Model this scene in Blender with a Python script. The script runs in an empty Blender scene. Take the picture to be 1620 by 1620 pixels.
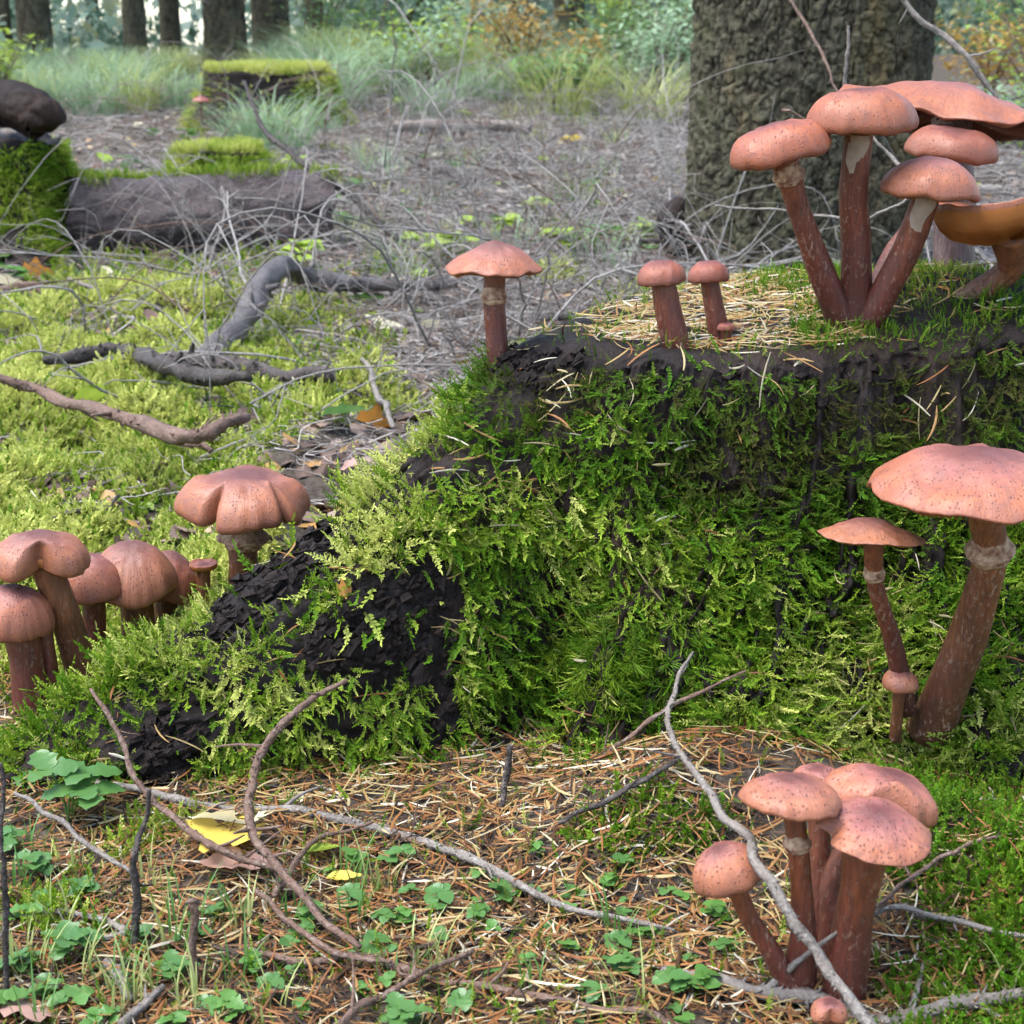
import bpy, math, random
import numpy as np
from mathutils import Vector, Matrix
from mathutils.bvhtree import BVHTree

# ------------------------------------------------------------------ camera, sky, sun, exposure
sc = bpy.context.scene
COL = sc.collection
CAM_H, PITCH, F = 0.526, math.radians(16.7), 2493.0        # F: focal length in units of a 1620 frame
cd = bpy.data.cameras.new('camera'); cam = bpy.data.objects.new('camera', cd); COL.objects.link(cam)
cam.location = (0, 0, CAM_H); cam.rotation_euler = (math.pi/2 - PITCH, 0, 0)
cd.sensor_width = 36; cd.lens = F/1620*36; cd.clip_start = 0.02; cd.clip_end = 600
cd.dof.use_dof = True; cd.dof.focus_distance = 1.18; cd.dof.aperture_fstop = 20
sc.camera = cam
SUN_EL, SUN_AZ = math.radians(66), math.radians(-105)       # azimuth measured from +Y towards +X
w = bpy.data.worlds.new('World'); sc.world = w; w.use_nodes = True
nt = w.node_tree; bgn = nt.nodes['Background']
sky = nt.nodes.new('ShaderNodeTexSky'); sky.sky_type = 'NISHITA'; sky.sun_disc = False
sky.sun_elevation = SUN_EL; sky.sun_rotation = SUN_AZ; sky.air_density = 1.0; sky.dust_density = 1.0; sky.ozone_density = 1.0
hs = nt.nodes.new('ShaderNodeHueSaturation'); hs.inputs['Saturation'].default_value = 0.95       # thin cloud greys the blue
nt.links.new(sky.outputs[0], hs.inputs['Color']); nt.links.new(hs.outputs[0], bgn.inputs[0]); bgn.inputs[1].default_value = 0.09
sl = bpy.data.lights.new('sun', 'SUN'); sun = bpy.data.objects.new('sun', sl); COL.objects.link(sun)
sl.energy = 1.5; sl.angle = math.radians(50); sl.color = (1.0, 0.99, 0.975)
sd = Vector((math.sin(SUN_AZ)*math.cos(SUN_EL), math.cos(SUN_AZ)*math.cos(SUN_EL), math.sin(SUN_EL)))
sun.rotation_euler = sd.to_track_quat('Z', 'Y').to_euler()
vs = sc.view_settings; vs.view_transform = 'Standard'; vs.look = 'None'; vs.gamma = 1; vs.use_curve_mapping = False
vs.exposure = 2.45
sc.render.engine = 'CYCLES'
sc.cycles.use_denoising = True; sc.cycles.use_light_tree = False
sc.cycles.use_adaptive_sampling = True; sc.cycles.adaptive_threshold = .03; sc.cycles.adaptive_min_samples = 16
sc.cycles.max_bounces = 5; sc.cycles.diffuse_bounces = 2; sc.cycles.glossy_bounces = 2
sc.cycles.transmission_bounces = 3; sc.cycles.transparent_max_bounces = 4
sc.cycles.caustics_reflective = False; sc.cycles.caustics_refractive = False

R = np.random.default_rng(7)
random.seed(7)
PI = math.pi

# ------------------------------------------------------------------ numeric helpers
def _h(ix, iy, iz):
    with np.errstate(over='ignore'):
        h = ix.astype(np.uint32)*np.uint32(374761393) + iy.astype(np.uint32)*np.uint32(668265263) + iz.astype(np.uint32)*np.uint32(2147483647 - 58)
        h = (h ^ (h >> np.uint32(13)))*np.uint32(1274126177)
        h = h ^ (h >> np.uint32(16))
    return h.astype(np.float64)/4294967295.0
def noise(x, y, z=0.0):
    x, y, z = np.broadcast_arrays(np.asarray(x, float), np.asarray(y, float), np.asarray(z, float))
    i = [np.floor(v) for v in (x, y, z)]; f = [v-k for v, k in zip((x, y, z), i)]
    f = [t*t*(3-2*t) for t in f]; i = [k.astype(np.int64) for k in i]
    r = 0
    for dx in (0, 1):
        for dy in (0, 1):
            for dz in (0, 1):
                wt = (f[0] if dx else 1-f[0])*(f[1] if dy else 1-f[1])*(f[2] if dz else 1-f[2])
                r = r + wt*_h(i[0]+dx, i[1]+dy, i[2]+dz)
    return r*2-1
def fbm(x, y, z=0.0, o=4):
    s, a = 0, 1.0
    for k in range(o):
        s = s + a*noise(np.asarray(x)*2**k + 17.3*k, np.asarray(y)*2**k - 9.1*k, np.asarray(z)*2**k + 3.7*k); a *= .5
    return s
def cell(x, y, seed=0):
    """distance to nearest and second nearest jittered point, id of the nearest"""
    ix, iy = np.floor(x).astype(np.int64), np.floor(y).astype(np.int64)
    d1 = np.full(x.shape, 9.); d2 = d1.copy(); idn = np.zeros(x.shape)
    for a in (-1, 0, 1):
        for b in (-1, 0, 1):
            cx, cy = ix+a, iy+b
            px = cx + _h(cx, cy, np.full(x.shape, seed)); py = cy + _h(cx, cy, np.full(x.shape, seed+1))
            d = np.hypot(px-x, py-y); k = _h(cx, cy, np.full(x.shape, seed+2))
            m = d < d1
            d2 = np.where(m, d1, np.minimum(d2, d)); idn = np.where(m, k, idn); d1 = np.where(m, d, d1)
    return d1, d2, idn
def sst(a, b, x): t = np.clip((x-a)/(b-a), 0, 1); return t*t*(3-2*t)
def rayd(px, py):
    a, b = (px-810)/F, -(py-810)/F
    return Vector((a, math.cos(PITCH) + b*math.sin(PITCH), -math.sin(PITCH) + b*math.cos(PITCH)))
def P(px, py, d):
    v = rayd(px, py); t = d/v.y
    return Vector((v.x*t, d, CAM_H + v.z*t))
def proj(p):
    p = np.asarray(p); x, y, z = p[:, 0], p[:, 1], p[:, 2]-CAM_H
    dep = y*math.cos(PITCH) - z*math.sin(PITCH); up = y*math.sin(PITCH) + z*math.cos(PITCH)
    dep = np.where(dep < .05, 1e9, dep)
    return 810 + F*x/dep, 810 - F*up/dep
def inpoly(x, y, poly):
    c = np.zeros(x.shape, bool); n = len(poly)
    for i in range(n):
        (x1, y1), (x2, y2) = poly[i], poly[(i+1) % n]
        if y1 == y2: continue
        c ^= ((y1 > y) != (y2 > y)) & (x < (x2-x1)*(y-y1)/(y2-y1) + x1)
    return c
def catmull(pts, n):
    P_ = np.array(pts, float)
    if len(P_) == 2: return P_[0] + (P_[1]-P_[0])*np.linspace(0, 1, n)[:, None]
    A = np.vstack([2*P_[0]-P_[1], P_, 2*P_[-1]-P_[-2]])
    u = np.linspace(0, len(P_)-1-1e-9, n); k = u.astype(int); t = (u-k)[:, None]
    p0, p1, p2, p3 = A[k], A[k+1], A[k+2], A[k+3]
    return .5*((2*p1) + (-p0+p2)*t + (2*p0-5*p1+4*p2-p3)*t**2 + (-p0+3*p1-3*p2+p3)*t**3)

# ------------------------------------------------------------------ mesh helpers
def mkmesh(name, v, f, mat=None, smooth=True, attrs=None):
    me = bpy.data.meshes.new(name)
    v = np.asarray(v, float)
    me.from_pydata(v.tolist(), [], f if isinstance(f, list) else f.tolist())
    if smooth: me.polygons.foreach_set('use_smooth', np.ones(len(me.polygons), bool))
    for k, a in (attrs or {}).items():
        at = me.attributes.new(k, 'FLOAT', 'POINT'); at.data.foreach_set('value', np.asarray(a, np.float32))
    if mat: me.materials.append(mat)
    return me
def link(name, me, parent=None, loc=None):
    o = bpy.data.objects.new(name, me); COL.objects.link(o)
    if parent: o.parent = parent
    if loc is not None: o.location = loc
    return o
def obj(name, v, f, mat, parent=None, loc=None, smooth=True, attrs=None):
    return link(name, mkmesh(name, v, f, mat, smooth, attrs), parent, loc)
def tag(o, label=None, cat=None, group=None, kind=None):
    for k, x in (('label', label), ('category', cat), ('group', group), ('kind', kind)):
        if x: o[k] = x
    return o
def thing(name, loc, label, cat, group=None):
    o = bpy.data.objects.new(name, None); o.empty_display_size = .02; COL.objects.link(o); o.location = loc
    return tag(o, label, cat, group)
def gridfaces(nr, nc, wrap=True, off=0):
    r = np.arange(nr-1)[:, None]; c = np.arange(nc if wrap else nc-1)[None, :]; c2 = (c+1) % nc
    return (np.stack(np.broadcast_arrays(r*nc+c, r*nc+c2, (r+1)*nc+c2, (r+1)*nc+c), -1).reshape(-1, 4) + off)
class MB:
    def __init__(s): s.v = []; s.f = []; s.n = 0; s.a = {}
    def add(s, verts, faces, **at):
        verts = np.asarray(verts, float).reshape(-1, 3)
        s.f += [[i+s.n for i in q] for q in (faces.tolist() if hasattr(faces, 'tolist') else faces)]
        s.v.append(verts); s.n += len(verts)
        for k, x in at.items(): s.a.setdefault(k, []).append(np.broadcast_to(np.asarray(x, float), (len(verts),)))
    def mesh(s, name, mat, smooth=True):
        return mkmesh(name, np.vstack(s.v), s.f, mat, smooth, {k: np.concatenate(x) for k, x in s.a.items()})
    def obj(s, name, mat, parent=None, loc=None, smooth=True): return link(name, s.mesh(name, mat, smooth), parent, loc)
def frames(path):
    T = np.gradient(path, axis=0); T /= np.linalg.norm(T, axis=1)[:, None] + 1e-12
    n = np.cross(T[0], [0.31, 0.2, 0.93]); n /= np.linalg.norm(n); N = [n]
    for t in T[1:]:
        n = n - t*np.dot(n, t); n /= np.linalg.norm(n); N.append(n)
    N = np.array(N); return T, N, np.cross(T, N)
def tube(mb, pts, rad, n=24, seg=8, jit=0.0, lump=0.0, seed=0, smooth_path=True, rough=0):
    p = catmull(pts, n) if smooth_path else np.array(pts, float)
    n = len(p); L = np.linalg.norm(np.diff(p, axis=0), axis=1).sum()
    rr = np.interp(np.linspace(0, 1, n), np.linspace(0, 1, len(rad)), rad)
    if jit:
        s = np.linspace(0, L, n)/(max(rad)*9)
        p = p + np.stack([noise(s, seed+.5), noise(s, seed+7.5), noise(s, seed+13.5)], 1)*jit*max(rad)
    T, N, B = frames(p)
    a = np.linspace(0, 2*PI, seg, endpoint=False)
    sg = np.linspace(0, L/(max(rad)*2.2), n)[:, None]
    rw = rr[:, None]*(1 + lump*noise(np.cos(a)[None]*1.3+seed, np.sin(a)[None]*1.3, sg))
    if rough: rw = rw*(1 + rough*fbm(np.cos(a)[None]*3.2+seed, np.sin(a)[None]*3.2, sg*3.2, 3))
    v = p[:, None] + rw[..., None]*(np.cos(a)[None, :, None]*N[:, None] + np.sin(a)[None, :, None]*B[:, None])
    v = np.vstack([v.reshape(-1, 3), p[:1]-T[:1]*rr[0]*.3, p[-1:]+T[-1:]*rr[-1]*.4])
    f = gridfaces(n, seg).tolist(); k = n*seg
    f += [[k, (i+1) % seg, i] for i in range(seg)] + [[k+1, (n-1)*seg+i, (n-1)*seg+(i+1) % seg] for i in range(seg)]
    vv = np.concatenate([np.repeat(np.linspace(0, 1, n), seg), [0, 1]])
    mb.add(v, f, v=vv)
    return p
def eul(Z, X):
    """euler XYZ of frames whose z axis is Z and whose x axis lies near X"""
    Z = Z/np.linalg.norm(Z, axis=1)[:, None]; Y = np.cross(Z, X); Y /= np.linalg.norm(Y, axis=1)[:, None]+1e-9; X = np.cross(Y, Z)
    return np.stack([np.arctan2(Y[:, 2], Z[:, 2]), -np.arcsin(np.clip(X[:, 2], -1, 1)), np.arctan2(X[:, 1], X[:, 0])], 1)

# ------------------------------------------------------------------ node materials
class NT:
    def __init__(s, name):
        s.m = bpy.data.materials.new(name); s.m.use_nodes = True; s.t = s.m.node_tree
        s.b = s.t.nodes['Principled BSDF']; s.out = s.t.nodes['Material Output']
    def n(s, typ, ins=None, **props):
        x = s.t.nodes.new('ShaderNode'+typ)
        for k, v in props.items(): setattr(x, k, v)
        for k, v in (ins or {}).items(): s.set(x.inputs[k], v)
        return x
    def set(s, sock, v):
        if hasattr(v, 'is_linked') or hasattr(v, 'links'): s.t.links.new(v, sock)
        else: sock.default_value = v
    def bs(s, **kw):
        for k, v in kw.items():
            s.set(s.b.inputs[{'color': 'Base Color', 'rough': 'Roughness', 'spec': 'Specular IOR Level', 'normal': 'Normal', 'sss': 'Subsurface Weight', 'coat': 'Coat Weight'}[k]], v)
        return s
    def tex(s, scale, detail=4, rough=.55, co='Object', stretch=None, dist=0):
        c = s.n('TexCoord').outputs[co]
        if stretch: c = s.n('Mapping', {'Vector': c, 'Scale': stretch}).outputs[0]
        return s.n('TexNoise', {'Vector': c, 'Scale': scale, 'Detail': detail, 'Roughness': rough, 'Distortion': dist}).outputs['Fac']
    def vor(s, scale, feature='F1', co='Object', out='Distance', rnd=1.0, stretch=None):
        c = s.n('TexCoord').outputs[co]
        if stretch: c = s.n('Mapping', {'Vector': c, 'Scale': stretch}).outputs[0]
        return s.n('TexVoronoi', {'Vector': c, 'Scale': scale, 'Randomness': rnd}, feature=feature).outputs[out]
    def ramp(s, fac, stops, interp='LINEAR'):
        r = s.n('ValToRGB', {'Fac': fac}); e = r.color_ramp.elements; r.color_ramp.interpolation = interp
        while len(e) < len(stops): e.new(.5)
        for k, (p, c) in enumerate(stops):
            e[k].position = p; e[k].color = (c, c, c, 1) if not hasattr(c, '__len__') else (*c, 1)
        return r.outputs['Color']
    def mix(s, fac, a, b, typ='MIX'):
        x = s.n('Mix', data_type='RGBA', blend_type=typ)
        s.set(x.inputs[0], fac)
        for k, v in ((6, a), (7, b)):
            s.set(x.inputs[k], (*v, 1) if isinstance(v, tuple) and len(v) == 3 else v)
        return x.outputs[2]
    def math(s, op, a, b=0.0, c=0.0):
        x = s.n('Math', operation=op); s.set(x.inputs[0], a); s.set(x.inputs[1], b)
        if op in ('MULTIPLY_ADD',): s.set(x.inputs[2], c)
        return x.outputs[0]
    def attr(s, name, typ='GEOMETRY'): return s.n('Attribute', attribute_name=name, attribute_type=typ).outputs['Fac']
    def rand(s): return s.n('ObjectInfo').outputs['Random']
    def bump(s, h, strength=.5, dist=.002, normal=None):
        d = {'Height': h, 'Strength': strength, 'Distance': dist}
        if normal is not None: d['Normal'] = normal
        return s.n('Bump', d).outputs[0]
    def translucent(s, color, fac):
        tr = s.n('BsdfTranslucent', {'Color': color}); mx = s.n('MixShader', {'Fac': fac})
        s.t.links.new(s.b.outputs[0], mx.inputs[1]); s.t.links.new(tr.outputs[0], mx.inputs[2])
        s.t.links.new(mx.outputs[0], s.out.inputs[0]); return s

def m_moss():
    q = NT('moss'); t = q.attr('tint', 'INSTANCER'); tip = q.attr('tip')
    c = q.ramp(t, [(0, (.014, .011, .006)), (.22, (.044, .036, .012)), (.45, (.050, .090, .006)), (.66, (.066, .190, .005)), (.84, (.22, .33, .020)), (1, (.56, .58, .15))])  # palest stop raised to hold the stronger light on the moss carpet
    c = q.mix(q.math('MULTIPLY', q.rand(), .18), c, (.20, .18, .04))
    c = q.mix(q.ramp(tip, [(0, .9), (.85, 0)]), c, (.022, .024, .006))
    q.bs(color=c, rough=.6, spec=.12); return q.translucent(c, .30).m
def m_needles():
    q = NT('needles'); t = q.attr('tint', 'INSTANCER')
    c = q.ramp(t, [(0, (.025, .015, .010)), (.2, (.075, .038, .018)), (.4, (.22, .085, .026)), (.55, (.24, .155, .055)), (.72, (.32, .25, .115)), (.88, (.30, .265, .20)), (1, (.50, .44, .33))])
    q.bs(color=c, rough=.55, spec=.2); return q.m
def m_soil():
    q = NT('forest_soil'); a = q.tex(9, 8, .7); b = q.tex(120, 5, .7)
    c = q.mix(a, (.022, .016, .011), (.075, .058, .044)); c = q.mix(q.ramp(b, [(.35, 0), (.75, 1)]), c, (.13, .11, .09))
    q.bs(color=c, rough=.9, spec=.08, normal=q.bump(b, .9, .006)); return q.m
def m_deadwood(name='dead_wood', k=.55):
    q = NT(name); a = q.tex(26, 8, .65, stretch=(1, 1, .3), dist=.6); b = q.tex(160, 5, .7, stretch=(1, 1, .25)); c0 = q.tex(6, 3)
    c = q.mix(a, (.006*k, .005*k, .006*k), (.055*k, .038*k, .032*k)); c = q.mix(q.ramp(c0, [(.45, 0), (.7, .6)]), c, (.075*k, .042*k, .026*k))
    q.bs(color=c, rough=q.ramp(b, [(.3, .38), (.7, .75)]), spec=.16, normal=q.bump(q.math('ADD', a, q.math('MULTIPLY', b, .5)), 1.0, .006)); return q.m
def m_cap(name, center, mid, rim, spots=.6):
    q = NT(name); u = q.attr('u'); n1 = q.tex(34, 4, .6); cv = q.n('CombineXYZ', {0: q.math('MULTIPLY', q.attr('rx'), 16.), 1: q.math('MULTIPLY', q.attr('ry'), 16.), 2: q.math('MULTIPLY', u, 2.2)}).outputs[0]
    fib = q.n('TexNoise', {'Vector': cv, 'Scale': 2.2, 'Detail': 4, 'Roughness': .65}).outputs['Fac']; n2 = q.tex(240, 3, .6); rnd = q.rand()
    f = q.math('ADD', u, q.math('MULTIPLY_ADD', n1, .5, -.25))
    c = q.ramp(f, [(.0, center), (.30, tuple(.5*(a+b) for a, b in zip(center, mid))), (.52, mid), (.84, rim), (1.12, tuple(.8*a for a in rim))])
    c = q.mix(q.ramp(q.tex(55, 6, .7, dist=1.6), [(.42, 0), (.66, .6)]), c, (.16, .065, .055)); c = q.mix(q.ramp(q.math('MULTIPLY', fib, q.ramp(u, [(.05, .7), (.8, 1)])), [(.46, 0), (.66, .42)]), c, (.15, .05, .042)); c = q.mix(q.ramp(u, [(.0, .75), (.48, 0)]), c, (.10, .032, .030)); c = q.mix(q.ramp(q.tex(900, 3, .7), [(.52, 0), (.7, .45)]), c, (.10, .04, .035))
    c = q.mix(q.math('MULTIPLY', rnd, .4), c, q.mix(q.ramp(u, [(.2, 0), (.85, 1)]), (.10, .040, .026), (.26, .10, .045)))
    v = q.vor(430); big = q.vor(430, out='Color')
    sp = q.n('SeparateColor', {0: big}).outputs[0]
    keep = q.ramp(sp, [(.86-.32*spots, 0), (.95-.32*spots, 1)]); dot = q.ramp(q.math('ADD', v, q.math('MULTIPLY_ADD', q.tex(1400, 2), .5, -.25)), [(.14, 1), (.40, 0)])
    out = q.ramp(u, [(.86, 1), (1.0, .25)])
    c = q.mix(q.math('MULTIPLY', q.math('MULTIPLY', keep, dot), q.math('MULTIPLY', out, .85)), c, (.075, .022, .018))
    q.bs(color=c, rough=q.ramp(n1, [(.35, .40), (.65, .60)]), spec=.45, sss=.02, normal=q.bump(q.math('ADD', q.math('MULTIPLY_ADD', n2, .5, q.math('MULTIPLY', fib, .8)), q.math('MULTIPLY', dot, keep)), .45, .0012))
    q.b.inputs['Subsurface Radius'].default_value = (.006, .002, .0012); q.b.inputs['Subsurface Scale'].default_value = 1.0
    return q.m
def m_gill(name='gills', a=(.46, .17, .040), b=(.28, .09, .022)):
    q = NT(name); c = q.mix(q.tex(60, 4), a, b); q.bs(color=c, rough=.6, spec=.3); return q.translucent(c, .15).m
def m_stem(name, top, low, base):
    q = NT(name); v = q.attr('v'); n = q.tex(55, 5, .65, stretch=(1, 1, .45))
    f = q.math('ADD', v, q.math('MULTIPLY_ADD', n, .4, -.2))
    c = q.ramp(f, [(.0, base), (.30, low), (.62, tuple(.5*(i+j) for i, j in zip(low, top))), (.9, top)])
    fl = q.tex(330, 4, .65, stretch=(1, 1, .55)); k = q.ramp(fl, [(.56, 0), (.61, 1)])
    patch = q.ramp(q.tex(38, 3), [(.36, 0), (.54, 1)])
    c = q.mix(q.math('MULTIPLY', q.math('MULTIPLY', k, patch), q.ramp(v, [(.55, .6), (.9, .05)])), c, (.45, .30, .20))
    st = q.tex(420, 3, .6, stretch=(1, 1, .12))
    c = q.mix(q.ramp(st, [(.4, .5), (.62, 0)]), c, (.045, .015, .009)); c = q.mix(q.ramp(q.tex(24, 4, .6), [(.40, .4), (.55, 0)]), c, (.06, .022, .016))
    q.bs(color=c, rough=.5, spec=.4, sss=.05, normal=q.bump(q.math('ADD', st, q.math('MULTIPLY', k, .8)), .5, .0012))
    q.b.inputs['Subsurface Radius'].default_value = (.004, .002, .001); q.b.inputs['Subsurface Scale'].default_value = 1.0
    return q.m
def m_ring():
    q = NT('ring'); n = q.tex(180, 4, .65); c = q.mix(q.ramp(n, [(.35, 0), (.65, 1)]), (.16, .055, .03), (.50, .33, .20))
    q.bs(color=c, rough=.7, spec=.2, normal=q.bump(n, .5, .001)); return q.m
def m_bark():
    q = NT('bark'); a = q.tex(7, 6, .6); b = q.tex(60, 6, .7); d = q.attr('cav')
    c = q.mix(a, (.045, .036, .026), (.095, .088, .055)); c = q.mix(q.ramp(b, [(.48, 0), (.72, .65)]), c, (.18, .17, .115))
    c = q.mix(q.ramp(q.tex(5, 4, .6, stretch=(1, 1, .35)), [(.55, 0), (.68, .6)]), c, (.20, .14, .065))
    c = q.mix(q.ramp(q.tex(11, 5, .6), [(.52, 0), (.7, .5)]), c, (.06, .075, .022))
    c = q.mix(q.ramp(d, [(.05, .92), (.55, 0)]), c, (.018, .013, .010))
    q.bs(color=c, rough=.9, spec=.08, normal=q.bump(b, .8, .01)); return q.m
def m_twig(name, c0, c1, c2):
    q = NT(name); a = q.tex(45, 5, .65); b = q.tex(260, 4, .7)
    c = q.mix(q.ramp(a, [(.35, 0), (.65, 1)]), c0, c1); c = q.mix(q.ramp(b, [(.5, 0), (.68, .7)]), c, c2)
    c = q.mix(q.math('MULTIPLY', q.rand(), .4), c, c0)
    q.bs(color=c, rough=.65, spec=.35, normal=q.bump(q.math('ADD', b, a), 1.0, .003)); return q.m
def m_leaf(name, c0, c1, rough=.38, tr=.35, spec=.5):
    q = NT(name); a = q.tex(40, 4, .6); c = q.mix(a, c0, c1); c = q.mix(q.math('MULTIPLY', q.rand(), .5), c, c1)
    q.bs(color=c, rough=rough, spec=spec, normal=q.bump(q.tex(150, 4), .3, .001)); return q.translucent(c, tr).m
def m_inst(name, stops, rough=.5, tr=.3, spec=.4):
    q = NT(name); c = q.ramp(q.attr('tint', 'INSTANCER'), stops); q.bs(color=c, rough=rough, spec=spec)
    return q.translucent(c, tr).m

MOSS, NEEDLE, SOIL, DEAD = m_moss(), m_needles(), m_soil(), m_deadwood(k=.5)
CAP_PINK = m_cap('cap_pink', (.12, .036, .032), (.30, .105, .082), (.38, .12, .052), 1.0)
CAP_ORANGE = m_cap('cap_orange', (.13, .034, .027), (.27, .076, .046), (.36, .10, .036), 1.0)
CAP_DARK = m_cap('cap_dark', (.09, .022, .020), (.19, .042, .032), (.28, .07, .033), .7)
CAP_SPOT = m_cap('cap_spotted', (.14, .034, .031), (.32, .112, .088), (.41, .14, .065), 1.75)
CAP_BROWN = m_cap('cap_brown', (.11, .036, .028), (.25, .088, .058), (.35, .12, .048), 1.15)
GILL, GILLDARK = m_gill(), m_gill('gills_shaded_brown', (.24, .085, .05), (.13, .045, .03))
STEM_RED = m_stem('stem_red', (.24, .070, .026), (.15, .034, .019), (.045, .013, .011))
STEM_TAN = m_stem('stem_tan', (.27, .095, .033), (.19, .066, .024), (.07, .026, .015))
STEM_GREY = m_stem('stem_grey', (.24, .15, .14), (.20, .12, .11), (.12, .065, .055))
RING, BARK = m_ring(), m_bark()
TW_GREY = m_twig('twig_grey', (.13, .105, .085), (.24, .205, .175), (.40, .37, .33))
TW_BROWN = m_twig('twig_brown', (.09, .05, .035), (.19, .11, .075), (.33, .26, .21))
TW_DARK = m_twig('twig_dark', (.022, .017, .015), (.075, .055, .045), (.19, .16, .14))
TW_WET = m_twig('twig_wet', (.045, .034, .03), (.12, .10, .09), (.27, .25, .24)); TW_WET.node_tree.nodes['Principled BSDF'].inputs['Roughness'].default_value = .32
LEAF_G = m_leaf('leaf_green', (.055, .15, .03), (.13, .27, .055))
LEAF_B = m_leaf('leaf_blue_green', (.05, .145, .035), (.12, .24, .065), .28)
LEAF_Y = m_leaf('leaf_yellow', (.62, .42, .03), (.70, .55, .12), .5)
LEAF_P = m_leaf('leaf_pale', (.62, .55, .36), (.72, .66, .46), .5)
LEAF_BR = m_leaf('leaf_brown', (.30, .15, .11), (.44, .27, .22), .5, .2)
LEAF_O = m_leaf('leaf_orange', (.55, .19, .03), (.45, .25, .06), .5)
LEAF_L = m_leaf('leaf_lime', (.22, .34, .03), (.36, .46, .07), .45)

# ------------------------------------------------------------------ ground
def bumpg(x, y, cx, cy, r, h): return h*np.exp(-((x-cx)**2+(y-cy)**2)/r**2)
def gz(x, y):
    x, y = np.asarray(x, float), np.asarray(y, float)
    d = np.hypot(x*.6, y)
    z = .36*sst(5, 16, y) - .9*sst(17, 40, y)
    z = z + .22*sst(6, 20, x)*sst(4, 14, y)
    far = sst(1.3, 2.2, y)
    z = z + fbm(x*2.2, y*2.2, 1.5, 4)*(.006 + .013*far) + fbm(x*14, y*14, 4.5, 3)*.0035
    hum = sst(1.25, 1.7, y)*(1-sst(2.0, 2.7, y))*(1-sst(-.05, .35, x))
    z = z + hum*(.038*np.abs(fbm(x*3.1+5, y*3.1, 8.5, 3)) + .034*fbm(x*7.5, y*7.5, 2.5, 2))
    z = z + bumpg(x, y, .085, .985, .075, .034) + bumpg(x, y, .16, 1.03, .07, .03) + bumpg(x, y, .30, .90, .07, .030) + bumpg(x, y, .33, .80, .06, .026) + bumpg(x, y, .24, .985, .09, .02)
    z = z + bumpg(x, y, -.185, .945, .04, .016)
    return z
nu, nv = 330, 400
uu = np.sinh(np.linspace(-6.1, 6.1, nu))*.45; vv_ = 1.25 + np.sinh(np.linspace(-5.9, 6.15, nv))*.5
X, Y = np.meshgrid(uu, vv_); Z = gz(X, Y)
GV = np.stack([X, Y, Z], -1).reshape(-1, 3); GF = gridfaces(nv, nu, False)
ground = obj('forest_floor', GV, GF, SOIL); tag(ground, kind='structure')
def g1(x, y): return float(gz(x, y))

# ------------------------------------------------------------------ the big mossy stump
SC_ = np.array([.30, 1.40]); ZT = .292
_th = np.radians([0, 45, 99, 150, 185, 205, 225, 245, 270, 297, 330, 360]); _rt = np.array([.31, .27, .205, .18, .235, .330, .285, .243, .218, .225, .28, .31])
def rtop(th): return np.interp(np.mod(th, 2*PI), _th, _rt)
def adiff(a, b): return (a-b+PI) % (2*PI) - PI
def topz(x, y):
    return ZT + bumpg(x, y, .345, 1.305, .10, .030) + bumpg(x, y, .46, 1.30, .12, .030) + bumpg(x, y, .25, 1.46, .14, .012) + fbm(x*16, y*16, 3.3, 3)*.004 + fbm(x*60, y*9, 7.3, 2)*.0018
NTH, NTP, NSD = 760, 30, 190
_g = np.linspace(0, 2*PI, 4001); _w = np.cumsum(1 + 2.4*np.exp(-(adiff(_g, math.radians(222))/.5)**2)); th = np.interp(np.linspace(_w[0], _w[-1], NTH, endpoint=False), _w, _g)
rt = rtop(th) + .006*noise(np.cos(th)*7, np.sin(th)*7, 2.2) + .004*noise(np.cos(th)*25, np.sin(th)*25, 5.2)
rows = []
for k in range(NTP):
    s = (k/(NTP-1))**.8
    x, y = SC_[0] + s*rt*np.cos(th), SC_[1] + s*rt*np.sin(th)
    zz = topz(x, y) - .006*max(0, (s-.93)/.07)**2 + (.004*noise(np.cos(th)*9, np.sin(th)*9, 8.1) if k > NTP-4 else 0)
    rows.append(np.stack([x, y, zz], 1))
rim = rows[-1]
for k in range(1, NSD+1):
    t = k/NSD; wv = t**1.0
    z = rim[:, 2]*(1-wv) + (-.05)*wv
    wz = np.clip(1 - z/ZT, 0, 1.2)
    r = rt + .118*wz**1.5 + .004*np.sin(np.minimum(wz*16, PI))
    for c, A, s0, s1, pw in ((206, .33, .28, .17, 1.35), (251, .03, .2, .16, 1.5), (278, .045, .22, .2, 1.3), (318, .10, .3, .2, 1.2), (20, .22, .3, .2, 1.1), (95, .2, .3, .2, 1.1)):
        sg = s0 + (s1-s0)*wz; r = r + A*wz**pw*np.exp(-(adiff(th, math.radians(c))/sg)**2)
    r = r - .11*sst(.45, .8, wz)*np.exp(-(adiff(th, math.radians(224.5))/.055)**2)
    r = r - .05*np.exp(-((z-.115)/.05)**2)*np.exp(-(adiff(th, math.radians(221))/.07)**2)
    cx, sy = np.cos(th), np.sin(th)
    r = r + .010*fbm(cx*6, sy*6, z*6+1.7, 3)*sst(0, .2, wz) + .008*noise(cx*15, sy*15, z*9)*sst(.15, .4, wz) + .0045*noise(cx*48, sy*48, z*16) + .0025*noise(cx*110, sy*110, z*60)
    gr = np.abs(fbm(cx*34+.6*noise(cx*8, sy*8, z*30), sy*34, z*22, 3)); r = r - .020*sst(.05, .5, gr)*sst(.2, .45, wz) + .010*np.abs(noise(cx*14, sy*14, z*44))*sst(.1, .3, wz)
    rows.append(np.stack([SC_[0]+r*cx, SC_[1]+r*sy, z], 1))
SV = np.vstack(rows); SF = gridfaces(len(rows), NTH)[:, ::-1]
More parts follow.
